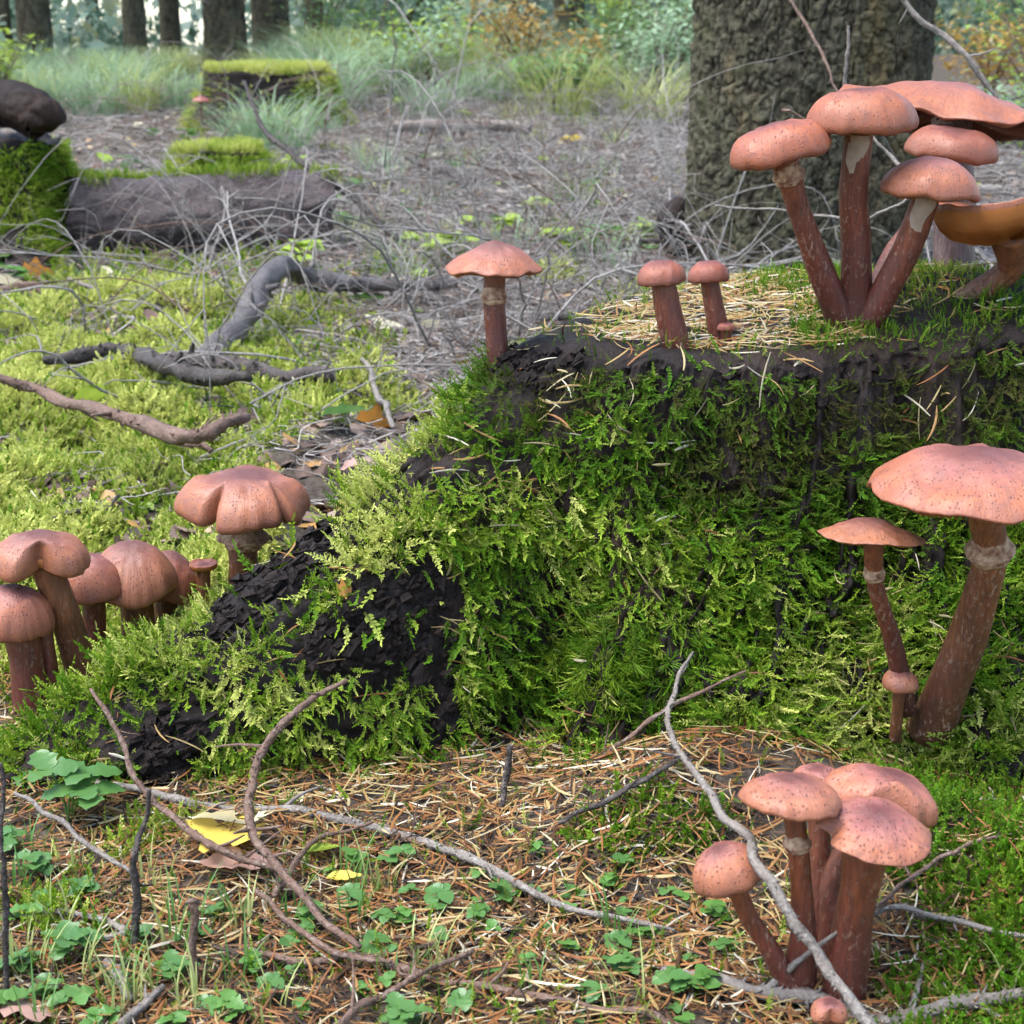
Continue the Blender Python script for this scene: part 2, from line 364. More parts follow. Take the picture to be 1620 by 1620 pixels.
BARE = [[(330, 985), (385, 880), (445, 815), (545, 788), (548, 880), (485, 935), (415, 1000), (350, 1025)],
        [(480, 1020), (545, 930), (640, 885), (700, 878), (705, 985), (650, 1062), (500, 1062)],
        [(195, 1180), (250, 1135), (325, 1095), (340, 1140), (300, 1200), (335, 1245), (240, 1240)],
        [(655, 1040), (700, 970), (722, 1000), (716, 1185), (665, 1165)],
        [(640, 690), (660, 645), (690, 655), (700, 690)], [(795, 555), (940, 560), (900, 590), (860, 625), (805, 618)]]
_px, _py = proj(SV); _m = np.zeros(len(SV)); _fr = (np.arange(len(SV)) >= NTP*NTH) & (SV[:, 1] < 1.36)
for i_, poly in enumerate(BARE[:3]):
    c_ = np.mean(poly, 0)
    for sc_, a_ in ((1.0, .4), (.85, .35), (.7, .25)): _m = _m + a_*(.45 if i_ == 0 else 1)*inpoly(_px, _py, [tuple(c_ + (np.array(q_)-c_)*sc_) for q_ in poly])
_d = SV - np.array([.30, 1.40, .05]); _d /= np.linalg.norm(_d, axis=1)[:, None]+1e-9
SV = SV + _d*(np.clip(_m, 0, 1)*_fr*(.017 + .006*noise(SV[:, 0]*70, SV[:, 1]*70, SV[:, 2]*120)))[:, None]
stump = thing('tree_stump', (SC_[0], SC_[1], 0), 'broad old tree stump under thick green moss with mushrooms growing on its flat top', 'tree stump')
off = np.array([SC_[0], SC_[1], 0.])
obj('wood', SV-off, SF, DEAD, stump)
NG = len(GV)
BV = BVHTree.FromPolygons([tuple(p) for p in np.vstack([GV, SV])], np.vstack([GF, SF+NG]).tolist())
def hit(px, py):
    h = BV.ray_cast(Vector((0, 0, CAM_H)), rayd(px, py).normalized())
    return h[0] if h[0] is not None else P(px, py, 30)
def surfz(x, y):
    h = BV.ray_cast(Vector((x, y, 5)), Vector((0, 0, -1)))
    return h[0].z if h[0] is not None else g1(x, y)

# ------------------------------------------------------------------ scatter of uncountable stuff
def scatter(name, src, pts, rot, scl, idx, tint, parent=None, label=None, cat=None):
    n = len(pts)
    me = bpy.data.meshes.new(name); me.vertices.add(n); me.vertices.foreach_set('co', np.asarray(pts, np.float32).ravel())
    for k, ty, a in (('rot', 'FLOAT_VECTOR', rot), ('scl', 'FLOAT', scl), ('idx', 'INT', idx), ('tint', 'FLOAT', tint)):
        at = me.attributes.new(k, ty, 'POINT')
        at.data.foreach_set('vector' if ty == 'FLOAT_VECTOR' else 'value', np.asarray(a, np.int32 if ty == 'INT' else np.float32).ravel())
    o = link(name, me, parent)
    if parent: o.matrix_parent_inverse = Matrix.Translation(parent.location).inverted()
    key = 'src_' + src[0].name
    c = bpy.data.collections.get(key)
    if c is None:
        c = bpy.data.collections.new(key)
        for i, m in enumerate(src):
            c.objects.link(bpy.data.objects.new('%s_%03d' % (key, i), m))
    g = bpy.data.node_groups.new('scatter_'+name, 'GeometryNodeTree')
    g.interface.new_socket('Geometry', in_out='INPUT', socket_type='NodeSocketGeometry'); g.interface.new_socket('Geometry', in_out='OUTPUT', socket_type='NodeSocketGeometry')
    N = g.nodes.new; L = g.links.new
    gi, go, ip, ci, er = N('NodeGroupInput'), N('NodeGroupOutput'), N('GeometryNodeInstanceOnPoints'), N('GeometryNodeCollectionInfo'), N('FunctionNodeEulerToRotation')
    ci.inputs['Collection'].default_value = c; ci.inputs['Separate Children'].default_value = True; ci.inputs['Reset Children'].default_value = True
    def na(k, ty):
        x = N('GeometryNodeInputNamedAttribute'); x.data_type = ty; x.inputs['Name'].default_value = k
        return x.outputs[0]
    L(gi.outputs[0], ip.inputs['Points']); L(ci.outputs[0], ip.inputs['Instance']); ip.inputs['Pick Instance'].default_value = True
    L(na('idx', 'INT'), ip.inputs['Instance Index']); L(na('rot', 'FLOAT_VECTOR'), er.inputs[0]); L(er.outputs[0], ip.inputs['Rotation'])
    L(na('scl', 'FLOAT'), ip.inputs['Scale']); L(ip.outputs[0], go.inputs[0])
    md = o.modifiers.new('scatter', 'NODES'); md.node_group = g
    return tag(o, label, cat, kind='stuff')
def sample_mesh(V, Fq, n, wfun=None):
    a, b, c, d = (V[Fq[:, k]] for k in range(4))
    nr = np.cross(c-a, d-b)*.5; ar = np.linalg.norm(nr, axis=1); ctr = (a+b+c+d)/4
    nn = nr/(ar[:, None]+1e-12)
    wt = ar if wfun is None else ar*wfun(ctr, nn)
    k = R.choice(len(Fq), n, p=wt/wt.sum()); u, v = R.random((2, n, 1))
    p = a[k]*(1-u)*(1-v) + b[k]*u*(1-v) + c[k]*u*v + d[k]*(1-u)*v
    return p, nn[k]
def unit(v): return v/(np.linalg.norm(v, axis=1)[:, None]+1e-9)

def blade(mb, base, dirn, side, up, L, wd, curl, tip0, tip1, tang=.5):
    """small pointed leaf of four triangles"""
    m = base + dirn*L*.5 + up*curl*L*.18; e = base + dirn*L + up*curl*L*.0
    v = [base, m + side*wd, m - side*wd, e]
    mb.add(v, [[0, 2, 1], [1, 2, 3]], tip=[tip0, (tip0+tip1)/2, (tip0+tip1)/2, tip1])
def moss_sprig(seed, L=.02, pairs=9, sp=.42, wd=.055, bend=.5):
    r = np.random.default_rng(seed); mb = MB()
    n = pairs+2; t = np.linspace(0, 1, n)
    ph = r.uniform(-.25, .25)
    ax = np.stack([bend*L*.5*t**2, ph*L*t**2, L*t*(1-.18*bend*t)], 1)
    T, N, B = frames(ax)
    for i in range(n-1):                                                          # the axis as a thin strip
        s = np.array([0, 1, 0])*L*.034*(1.15-t[i])
        mb.add([ax[i]-s, ax[i]+s, ax[i+1]+s*.8, ax[i+1]-s*.8], [[0, 1, 2, 3]], tip=[t[i], t[i], t[i+1], t[i+1]])
    for i in range(1, n):
        for s in (-1, 1):
            if r.random() < .08: continue
            d = T[i]*r.uniform(.5, .9) + np.array([0, s, 0])*r.uniform(.7, 1.0) + np.array([1, 0, 0])*r.uniform(-.8, 1.1)
            d /= np.linalg.norm(d); l = L*sp*(1.05-.66*t[i])*r.uniform(.55, 1.25)*min(1, .45+t[i]*2.2)
            up = np.array([1., 0, 0]); sd_ = np.cross(d, up); sd_ /= np.linalg.norm(sd_)
            blade(mb, ax[i], d, sd_, up, l, L*wd*r.uniform(.75, 1.25), r.uniform(-.6, .9), .35+.3*t[i], 1.0)
    blade(mb, ax[-1], T[-1], np.array([0, 1., 0]), np.array([1., 0, 0]), L*.25, L*wd*.8, .3, .8, 1)
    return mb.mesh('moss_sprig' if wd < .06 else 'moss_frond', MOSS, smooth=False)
def star_tuft(seed, L=.016, n=26):
    r = np.random.default_rng(seed); mb = MB()
    for i in range(n):
        b = np.array([0, 0, L*r.uniform(.1, .9)]); a = r.uniform(0, 2*PI); e = r.uniform(.25, 1.0)
        d = np.array([math.cos(a)*math.cos(e), math.sin(a)*math.cos(e), math.sin(e)]); sd_ = np.cross(d, [0, 0, 1.]); sd_ /= np.linalg.norm(sd_)
        blade(mb, b, d, sd_, np.array([0, 0, 1.]), L*r.uniform(.45, .8), L*.024, .4, .3, 1)
    return mb.mesh('star_moss', MOSS, smooth=False)
SPRIGS = [moss_sprig(100+i, .02, p, s, wd, b) for i, (p, s, wd, b) in enumerate([(11, .22, .036, .7), (13, .19, .032, 1.0), (10, .30, .034, .5), (12, .16, .038, 1.3), (9, .26, .040, .8), (13, .22, .030, .4)])]
FAT = [moss_sprig(150+i, .02, p, s, wd, b) for i, (p, s, wd, b) in enumerate([(7, .34, .075, .5), (8, .28, .07, .9), (6, .40, .085, .3), (7, .24, .08, 1.2), (6, .36, .09, .7), (8, .30, .065, .3)])]
SPRIGS += [star_tuft(200+i) for i in range(2)]

def w_st(c, n):
    return np.where((c[:, 2] > -.01) & (n[:, 1] < .55) & (c[:, 1] < 1.75), 1., 0)
p, n = sample_mesh(SV, SF, 66000, w_st)
px, py = proj(p)
jx, jy = px + 22*noise(p[:, 0]*60, p[:, 1]*60, p[:, 2]*60), py + 22*noise(p[:, 0]*60+9, p[:, 1]*60, p[:, 2]*60)
keep = np.ones(len(p), bool)
for poly in BARE: keep &= ~(inpoly(jx, jy, poly) & (R.random(len(p)) < .96))
top = n[:, 2] > .75
ontop = top & (p[:, 2] > ZT-.02)
flat_left = ontop & (p[:, 0] < .23 + .03*noise(p[:, 0]*30, p[:, 1]*30))
keep &= ~(flat_left & (R.random(len(p)) < .86))
rimband = (~top) & (p[:, 2] > ZT-.012) & (jx < 1420)
keep &= ~(rimband & (R.random(len(p)) < .85))
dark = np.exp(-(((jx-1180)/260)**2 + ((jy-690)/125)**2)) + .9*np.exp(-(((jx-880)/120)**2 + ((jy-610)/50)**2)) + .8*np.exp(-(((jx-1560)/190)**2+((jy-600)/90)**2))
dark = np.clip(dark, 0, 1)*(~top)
patch = fbm(p[:, 0]*11, p[:, 1]*11, p[:, 2]*11, 3)
keep &= R.random(len(p)) > .50*sst(.25, .6, -patch)*(1-.7*dark)
p, n, px, py, dark, patch, top, ontop = (a[keep] for a in (p, n, px, py, dark, patch, top, ontop))
N_ = len(p)
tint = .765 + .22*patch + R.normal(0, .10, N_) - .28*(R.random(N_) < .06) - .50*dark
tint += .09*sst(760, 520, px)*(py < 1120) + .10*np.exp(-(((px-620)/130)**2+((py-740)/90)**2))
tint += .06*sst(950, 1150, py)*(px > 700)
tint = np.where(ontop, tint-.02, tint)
steep = 1-np.clip(n[:, 2], 0, 1)
dirv = unit(n*R.uniform(.35, .95, (N_, 1)) + np.array([0, 0, -1.])*(steep*R.uniform(.4, 1.5, N_))[:, None] + R.normal(0, .36, (N_, 3)))
big = (fbm(p[:, 0]*18, p[:, 1]*18, p[:, 2]*18+4, 2))
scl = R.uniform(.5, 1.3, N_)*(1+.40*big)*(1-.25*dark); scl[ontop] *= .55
idx = R.integers(0, 6, N_)
st = (np.exp(-(((px-900)/90)**2+((py-1030)/60)**2)) + np.exp(-(((px-1060)/90)**2+((py-1060)/70)**2))) > R.random(N_)*.9+.25
idx[st] = R.integers(6, 8, st.sum()); scl[st] *= 1.15; tint[st] -= .02
clump = fbm(p[:, 0]*26, p[:, 1]*26, p[:, 2]*20+7, 2); lv = R.random(N_); kk = lv > .75*sst(.05, .55, -clump)*(~ontop)*(1-.6*dark)
p, n, dirv, scl, idx, tint, clump, N_ = p[kk], n[kk], dirv[kk], scl[kk], idx[kk], tint[kk]+.05*np.clip(clump[kk], -1, 1), clump[kk], int(kk.sum())
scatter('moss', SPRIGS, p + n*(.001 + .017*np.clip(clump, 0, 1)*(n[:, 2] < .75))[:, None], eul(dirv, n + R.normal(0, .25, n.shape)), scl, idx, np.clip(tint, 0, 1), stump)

SH = []
for i in range(6):
    r = np.random.default_rng(300+i); a, b, c = r.uniform(.003, .008), r.uniform(.0022, .0045), r.uniform(.0015, .0032)
    v = np.array([[x_*a*r.uniform(.6, 1.2), y_*b*r.uniform(.5, 1.2), z_*c] for x_ in (-1, 1) for y_ in (-1, 1) for z_ in (-1, 1)]) + r.normal(0, .0011, (8, 3))
    SH.append(mkmesh('wood_flake', v, [[0, 1, 3, 2], [4, 6, 7, 5], [0, 4, 5, 1], [2, 3, 7, 6], [0, 2, 6, 4], [1, 5, 7, 3]], DEAD, False))
p, n = sample_mesh(SV, SF, 90000, w_st); px, py = proj(p); k_ = np.zeros(len(p), bool)
for poly in BARE: k_ |= inpoly(px, py, poly) & (R.random(len(p)) < .4)
k_ |= (n[:, 2] < .75) & (p[:, 2] > ZT-.03) & (px < 1450) & (R.random(len(p)) < .12)
p, n = p[k_], n[k_]; N_ = len(p); gdir = unit(p - np.array([.30, 1.40, .34]) + R.normal(0, .16, p.shape)); gdir = unit(gdir - n*np.sum(gdir*n, 1)[:, None]*.8)
yv = unit(np.cross(n + R.normal(0, .5, n.shape), gdir)); scatter('wood_flakes', SH, p + n*R.uniform(-.001, .004, (N_, 1)), eul(np.cross(gdir, yv), gdir), R.uniform(.3, .9, N_), R.integers(0, 6, N_), R.random(N_), stump)

# ground moss: bright carpet on the left, patches by the stump foot and further back
def ground_pts(n, x0, x1, y0, y1, pw=1.0):
    y = (y0**(1-pw) + R.random(n)*(y1**(1-pw)-y0**(1-pw)))**(1/(1-pw)) if pw != 1 else y0*(y1/y0)**R.random(n)
    return R.uniform(x0, x1, n)*1.0, y
def gnorm(x, y):
    e = .004; nx = -(gz(x+e, y)-gz(x-e, y))/(2*e); ny = -(gz(x, y+e)-gz(x, y-e))/(2*e)
    return unit(np.stack([nx, ny, np.ones_like(nx)], 1))
s_, y = ground_pts(165000, -1, 1, 1.18, 3.6); x = s_*(.46*y+.14)
m = fbm(x*2.3+3, y*2.3, 6.1, 4)
px, py = proj(np.stack([x, y, gz(x, y)], 1))
cover = 1.25*sst(560, 330, px-(py-700)*.25)*sst(470, 560, py) + .95*np.exp(-(((px-480)/150)**2+((py-500)/45)**2)) + .62*np.exp(-(((px-600)/150)**2+((py-640)/60)**2)) + .35*np.exp(-(((px-200)/260)**2+((py-480)/60)**2))
keep = (cover + .45*m > .42 + .25*R.random(len(x))) & (~((np.hypot(x-.30, y-1.40) < .33)))
x, y, m, px = x[keep], y[keep], m[keep], px[keep]; n = gnorm(x, y); N_ = len(x)
ptc = fbm(x*10, y*7.5, 3.1, 2)
kk = R.random(N_) > .85*sst(.12, .55, -ptc); x, y, m, px, ptc, n = x[kk], y[kk], m[kk], px[kk], ptc[kk], n[kk]; N_ = len(x)
e_ = .01; gx = (fbm((x+e_)*10, y*7.5, 3.1, 2)-ptc)/e_; gy = (fbm(x*10, (y+e_)*7.5, 3.1, 2)-ptc)/e_; n = unit(n - .035*np.stack([gx, gy, 0*gx], 1)*(ptc > -.1)[:, None])
dirv = unit(n*R.uniform(.15, .8, (N_, 1)) + R.normal(0, .6, (N_, 3))*np.array([1, 1, .4]))
tint = np.clip(.93 + .13*ptc - .35*(R.random(N_) < .07) + R.normal(0, .08, N_) + .03*sst(400, 100, px), 0, 1)  # pale moss, its tint also carrying the brighter light of the open ground
scatter('moss_carpet', FAT, np.stack([x, y, gz(x, y)+.001+.045*np.clip(ptc+.15, 0, 1)], 1), eul(dirv, n+R.normal(0, .4, n.shape)), R.uniform(.65, 1.25, N_)*(1+.15*(y-1.3)), R.integers(0, 6, N_), tint,
        label='bright yellow-green moss carpet covering the ground behind the left mushrooms', cat='moss')
s_, y = ground_pts(76000, -1, 1, .60, 1.22); x = s_*(.46*y+.20)
px, py = proj(np.stack([x, y, gz(x, y)], 1)); m = fbm(x*14, y*14, 2.2, 3)
cov = 1.0*np.exp(-(((px-1060)/170)**2+((py-1310)/60)**2)) + 1.1*sst(1330, 1440, px)*sst(1180, 1260, py)*(1-.8*np.exp(-(((px-1420)/70)**2+((py-1480)/90)**2))) + .75*np.exp(-(((px-240)/80)**2+((py-1330)/40)**2)) + .9*np.exp(-(((px-330)/160)**2+((py-1180)/60)**2)) + .62*np.exp(-(((px-120)/150)**2+((py-1480)/110)**2)) + .5*np.exp(-(((px-420)/160)**2+((py-1560)/60)**2)) + .5*np.exp(-(((px-900)/300)**2+((py-1215)/30)**2))
keep = cov + .35*m > .42 + .3*R.random(len(x)); x, y, px, py, m = x[keep], y[keep], px[keep], py[keep], m[keep]
n = gnorm(x, y); N_ = len(x); cl_ = fbm(x*28, y*28, 5.5, 2); dirv = unit(n*R.uniform(.1, .7, (N_, 1)) + np.array([0, -.25, 0]) + R.normal(0, .55, (N_, 3))*np.array([1, 1, .5]))
tint = np.clip(.66 + .12*m + R.normal(0, .07, N_) + .14*sst(600, 300, px), 0, 1)
scatter('moss_cushions', FAT, np.stack([x, y, gz(x, y)+.001+.016*np.clip(cl_, 0, 1)], 1), eul(dirv, n+R.normal(0, .3, n.shape)), R.uniform(.4, .85, N_), R.integers(0, 6, N_), tint,
        label='green moss cushions on the needle-strewn ground at the foot of the stump', cat='moss')

# fallen needles and straw
def needle(seed, L, wd, bend):
    r = np.random.default_rng(seed); mb = MB(); n = 5; t = np.linspace(-.5, .5, n)
    p_ = np.stack([t*L, bend*L*(.25-t**2), .25*bend*L*(.25-t**2)*r.uniform(-1, 1)], 1); wv = wd*np.array([.5, .95, 1, .9, .35])
    v = np.concatenate([p_+np.array([0, 1, -.25])*wv[:, None], p_+np.array([0, 0, .7])*wv[:, None], p_-np.array([0, 1, .25])*wv[:, None]])
    f = [[k*n+i, k*n+i+1, (k+1)*n+i+1, (k+1)*n+i] for k in (0, 1) for i in range(n-1)]
    mb.add(v, f); return mb.mesh('needle', NEEDLE)
NEEDLES = [needle(i, L, wd*.78, b) for i, (L, wd, b) in enumerate([(.026, .0007, .2), (.022, .0009, -.3), (.030, .0006, .5), (.018, .0008, .1), (.034, .0008, -.15), (.024, .0011, .35), (.014, .0013, .1)])]
def needle_rot(n, nrm, tiltsd):
    d = unit(R.normal(0, 1, (n, 3))*np.array([1, 1, 0]) + R.normal(0, 1, (n, 3))*np.array([0, 0, tiltsd]))
    d = unit(d - nrm*(np.sum(d*nrm, 1)[:, None])*.75)
    y_ = unit(np.cross(nrm, d)); z_ = np.cross(d, y_)
    return eul(z_, d)
s_, y = ground_pts(46000, -1, 1, .56, 1.30); x = s_*(.46*y+.20)
m = fbm(x*8, y*8, 9.2, 3)
keep = R.random(len(x)) < .78 + .5*m
x, y, m = x[keep], y[keep], m[keep]; N_ = len(x); n = gnorm(x, y)
tint = np.clip(np.where(R.random(N_) < .36, R.normal(.32, .09, N_), R.normal(.56, .2, N_)) + .10*m - .35*(R.random(N_) < .36), 0, 1)
scatter('fallen_needles', NEEDLES, np.stack([x, y, gz(x, y)+R.uniform(.0005, .011, N_)], 1), needle_rot(N_, n, .38), R.uniform(.7, 1.35, N_), R.integers(0, 7, N_), tint,
        label='orange and straw coloured fallen needles strewn over the ground before the stump', cat='needles')
xm, ym = x[::9], y[::9]; nm_ = gnorm(xm, ym); k = len(xm)
scatter('moss_sprigs', SPRIGS, np.stack([xm, ym, gz(xm, ym)+.004], 1), eul(unit(nm_*.6+R.normal(0, .6, (k, 3))), nm_+R.normal(0, .4, (k, 3))), R.uniform(.4, .9, k), R.integers(0, 6, k), np.clip(R.normal(.72, .12, k), 0, 1),
        label='loose green moss sprigs between the fallen needles before the stump', cat='moss')
# straw and needles caught on the stump
p, n = sample_mesh(SV, SF, 5800, lambda c, n: np.where(n[:, 1] < .5, np.where((n[:, 2] > .7) & (c[:, 2] > ZT-.02), np.where(c[:, 0] < .27, 5., .8), .75), 0))
px, py = proj(p); ont = (n[:, 2] > .7) & (p[:, 2] > ZT-.02); keep = ~(ont & (px < 930) & (R.random(len(p)) < .8)); keep &= ~((~ont) & (fbm(p[:, 0]*16, p[:, 1]*16, p[:, 2]*16, 2) < -.1 + .5*R.random(len(p))))
for poly in BARE: keep &= ~(inpoly(px, py, poly) & (R.random(len(p)) < .75))
_e = np.hypot(p[:, 0]-SC_[0], p[:, 1]-SC_[1])/rtop(np.arctan2(p[:, 1]-SC_[1], p[:, 0]-SC_[0])); keep &= ~(ont & (_e > .90) & (R.random(len(p)) < .85)); p, n, ont = p[keep], n[keep], ont[keep]; N_ = len(p)
lift = np.where(ont, R.uniform(.001, .008, N_), R.uniform(.004, .013, N_))
scatter('straw', NEEDLES, p + n*lift[:, None], needle_rot(N_, n, .4), R.uniform(.7, 1.3, N_), R.integers(0, 7, N_), np.clip(R.normal(.60, .19, N_), 0, 1), stump)
# litter of the middle distance: bits of twig and needle
TWL = []
for i in range(8):
    r = np.random.default_rng(400+i); mb = MB(); L = r.uniform(.12, .34); k = r.normal(0, .12, (4, 3))*L
    pts = np.array([[-.5*L, 0, 0], [-.17*L, 0, 0], [.17*L, 0, 0], [.5*L, 0, 0]]) + k*[.2, 1, .5]
    tube(mb, pts, [.0021, .0018, .0008], 9, 4); TWL.append(mb.mesh('litter_twig', None))
TWI = m_inst('twig_litter', [(0, (.05, .04, .032)), (.35, (.16, .135, .115)), (.7, (.34, .30, .265)), (1, (.56, .51, .46))], .6, .05)
for m_ in TWL: m_.materials.append(TWI)
s_, y = ground_pts(36000, -1, 1, 1.7, 11); x = s_*(.58*y+.25)
px, py = proj(np.stack([x, y, gz(x, y)], 1))
keep = R.random(len(x)) < np.clip(.25 + .9*sst(330, 620, px) - .35*sst(9, 11, y) + .35*sst(3.0, 4.0, y), 0, 1)
x, y = x[keep], y[keep]; N_ = len(x); n = gnorm(x, y)
scatter('twig_litter', TWL, np.stack([x, y, gz(x, y)+R.uniform(.001, .025, N_)], 1), needle_rot(N_, n, .25), R.uniform(.35, 1.2, N_)*np.interp(y, [1.7, 3, 5, 11], [.38, .7, 1.0, 1.4]), R.integers(0, 8, N_), np.clip(R.normal(.5, .24, N_), 0, 1),
        label='dense grey litter of broken twigs covering the forest floor', cat='litter')
# leaf crumbs and small moss patches between the twigs
CR = []
for i in range(5):
    r = np.random.default_rng(450+i); mb = MB(); a = np.linspace(0, 2*PI, 7, endpoint=False); rr = r.uniform(.6, 1.1, 7)*.014
    v = np.stack([np.cos(a)*rr*1.3, np.sin(a)*rr, r.normal(0, .003, 7)], 1); mb.add(np.vstack([v, [[0, 0, .003]]]), [[7, j, (j+1) % 7] for j in range(7)]); CR.append(mb.mesh('leaf_crumb', None))
CRI = m_inst('leaf_crumbs', [(0, (.05, .033, .024)), (.3, (.15, .09, .065)), (.55, (.30, .21, .16)), (.75, (.46, .38, .28)), (.86, (.42, .22, .06)), (1, (.20, .28, .06))], .6, .2)
for m_ in CR: m_.materials.append(CRI)
s_, y = ground_pts(18000, -1, 1, .9, 12); x = s_*(.52*y+.25); keep = y > 1.3; x, y = x[keep], y[keep]; N_ = len(x); n = gnorm(x, y)
scatter('leaf_litter', CR, np.stack([x, y, gz(x, y)+R.uniform(.002, .012, N_)], 1), eul(unit(n+R.normal(0, .35, n.shape)), R.normal(0, 1, n.shape)), R.uniform(.4, 1.3, N_)*np.where(y < 1.3, .45, 1), R.integers(0, 5, N_), np.clip(R.random(N_)**1.25*np.where(y < 1.3, .7, 1), 0, 1),
        label='small crumbled brown leaves between the twigs on the forest floor', cat='leaf litter')
s_, y = ground_pts(50000, -1, 1, 2.4, 9); x = s_*(.50*y+.25); m = fbm(x*2.6, y*1.6, 15.5, 3)
px, py = proj(np.stack([x, y, gz(x, y)], 1))
keep = m + .25*sst(700, 200, px) + .3*np.exp(-((y-3.1)/.6)**2) > .36 + .2*R.random(len(x)); x, y = x[keep], y[keep]; N_ = len(x); n = gnorm(x, y)
scatter('moss_patches', FAT, np.stack([x, y, gz(x, y)+.002], 1), eul(unit(n*.7+R.normal(0, .5, (N_, 3))), n+R.normal(0, .4, n.shape)), R.uniform(1., 2.0, N_), R.integers(0, 6, N_), np.clip(.86+R.normal(0, .1, N_), 0, 1),
        label='scattered yellow-green moss patches among the twigs in the middle distance', cat='moss')

# ------------------------------------------------------------------ mushrooms
PROF = {'dome': lambda u: (1-u**2.3)**.62, 'flat': lambda u: .93*(1-u**4.2)**.75 + .07*np.exp(-(u/.28)**2), 'bell': lambda u: (1-u**1.75)**.6,
        'thin': lambda u: .8*(1-u**2.2) + .2*np.exp(-(u/.3)**2), 'dish': lambda u: .75*(1-u**6)**.6 - .35*np.exp(-(u/.5)**2), 'plane': lambda u: .85*(1-u**3.0) + .15*np.exp(-(u/.22)**2)}
def mushroom(label, group, box, d, stem, rs, capmat=None, stemmat=None, prof='dome', tx=0, ty=0, H=None, wave=(0, 2, 0), lob=.03, notch=(), ring=None, gills=None, dbase=None, ec=1.0, seed=0, under=.25, ringw=1.5, name='mushroom', torn=0, fold=0, roll=None):
    """box: extent of the cap (x0, y0, x1, y1) in frame units; d: distance of the cap; stem: centre line from cap to base"""
    capmat = capmat or CAP_PINK; stemmat = stemmat or STEM_RED; gills = gills or GILL
    dbase = dbase or d; rg = np.random.default_rng(seed+31)
    x0, y0, x1, y1 = box; cx = (x0+x1)/2; k = len(stem)
    ds = np.linspace(d, dbase, k)
    pts = np.array([P(a, b, q) for (a, b), q in zip(stem, ds)])
    base = Vector(pts[-1]); root = thing(name, base, label, 'mushroom', group)
    mid = P(cx, (y0+y1)/2, d); dep = (mid - Vector((0, 0, CAM_H))).dot(Vector((0, math.cos(PITCH), -math.sin(PITCH))))
    m = dep/F                                                               # metres per frame unit at that distance
    e = math.atan2(CAM_H-mid.z, math.hypot(mid.x, mid.y)) - math.radians(ty)
    a = math.radians(tx); Rr = (x1-x0)/2*m/max(.6, math.cos(a))
    hh = (y1-y0)*m; lean = Rr*abs(math.sin(a))
    if H is None: H = max(.22*Rr, (hh - Rr*abs(math.sin(e))*1.0 - .9*lean)/math.cos(e))
    else: H = H*m
    if roll is None: roll = .34 if prof in ('dome', 'flat') else .2 if prof == 'bell' else .10
    H = H/(1+.8*roll)
    cz = y1 - .8*roll*H*math.cos(e)/m - (Rr*abs(math.sin(e))*.95 + .55*lean)/m
    C = np.array(P(cx, cz, d))
    A = (Matrix.Rotation(a, 3, 'Y') @ Matrix.Rotation(-math.radians(ty), 3, 'X')); A = np.array(A)
    # stem
    pts = pts[::-1].copy(); tp = C + A @ np.array([0, 0, (under if prof != 'dish' else -.85)*H]); pts[-1] = tp
    pts[0] = pts[0] + (pts[0]-pts[1])/max(1e-6, np.linalg.norm(pts[0]-pts[1]))*.012
    rad = [r_*m/2 for r_ in rs][::-1]
    mb = MB(); cl = tube(mb, pts - np.array(base), rad, 40, 22, .12, .10, seed)
    mb.obj('stem', stemmat, root)
    # cap
    nph = 112; ph = np.linspace(0, 2*PI, nph, endpoint=False)
    tu = np.linspace(0, 1, 22)**.8; pf = PROF[prof](np.minimum(tu, 1)); pf = (pf-pf[-1])
    rp = np.concatenate([tu, [1.006, .985, .94, .87, .74, .5, .22]]); em = max(roll, .03*Rr/H)
    zp = np.concatenate([pf, [-em*.42, -em*.82, -em*1.0, -em*.8, -em*.35+under*.2, under*.62, under]])
    uu_ = np.concatenate([tu, [1.02, 1.05, 1.12, 1.2, 1.2, 1.2, 1.2]])
    if prof == 'dish':
        rp[22:] = [1.004, 1.0, .965, .90, .76, .5, .2]; zp[:22] = .25*tu**2-.25; zp[22:] = [-.03, -.16, -.42, -.66, -.88, -1.0, -1.0]
    lobf = 1 + 1.4*lob*(noise(np.cos(ph)*1.6+seed, np.sin(ph)*1.6, seed*1.7) + .5*noise(np.cos(ph)*4+seed, np.sin(ph)*4, 2.2)+.25*noise(np.cos(ph)*9+seed, np.sin(ph)*9, 6.2))
    wv = wave[0]*np.cos(wave[1]*ph + math.radians(wave[2])) + .03*noise(np.cos(ph)*3, np.sin(ph)*3, seed+.3)
    V = np.zeros((len(rp), nph, 3))
    U = np.minimum(rp, 1)[:, None]
    nf = np.ones((len(rp), nph)); nd = np.zeros((len(rp), nph))
    for (pc, wd_, dp, dz) in notch:
        g = np.exp(-(adiff(ph, math.radians(pc))/math.radians(wd_))**2)[None]*sst(.25, 1.0, U)
        nf -= dp*g; nd += dz*g
    nz = fbm(np.cos(ph)[None]*U*2.2+seed, np.sin(ph)[None]*U*2.2, seed*.7, 3)*.060*Rr*sst(0, .4, U) + .009*Rr*noise(np.cos(ph)[None]*4+seed, np.sin(ph)[None]*4, U*1.2)*sst(.5, 1, U)
    lobf = 1 + (lobf[None]-1)*U**2.5
    V[..., 0] = Rr*rp[:, None]*np.cos(ph)*lobf*nf; V[..., 1] = Rr*rp[:, None]*np.sin(ph)*lobf*nf*ec
    V[..., 2] = H*zp[:, None] + Rr*wv[None]*U**2 + nz + H*nd - H*fold*U**2*np.abs(np.cos(ph-math.radians(20)))**2
    W = V.reshape(-1, 3) @ A.T + C - np.array(base)
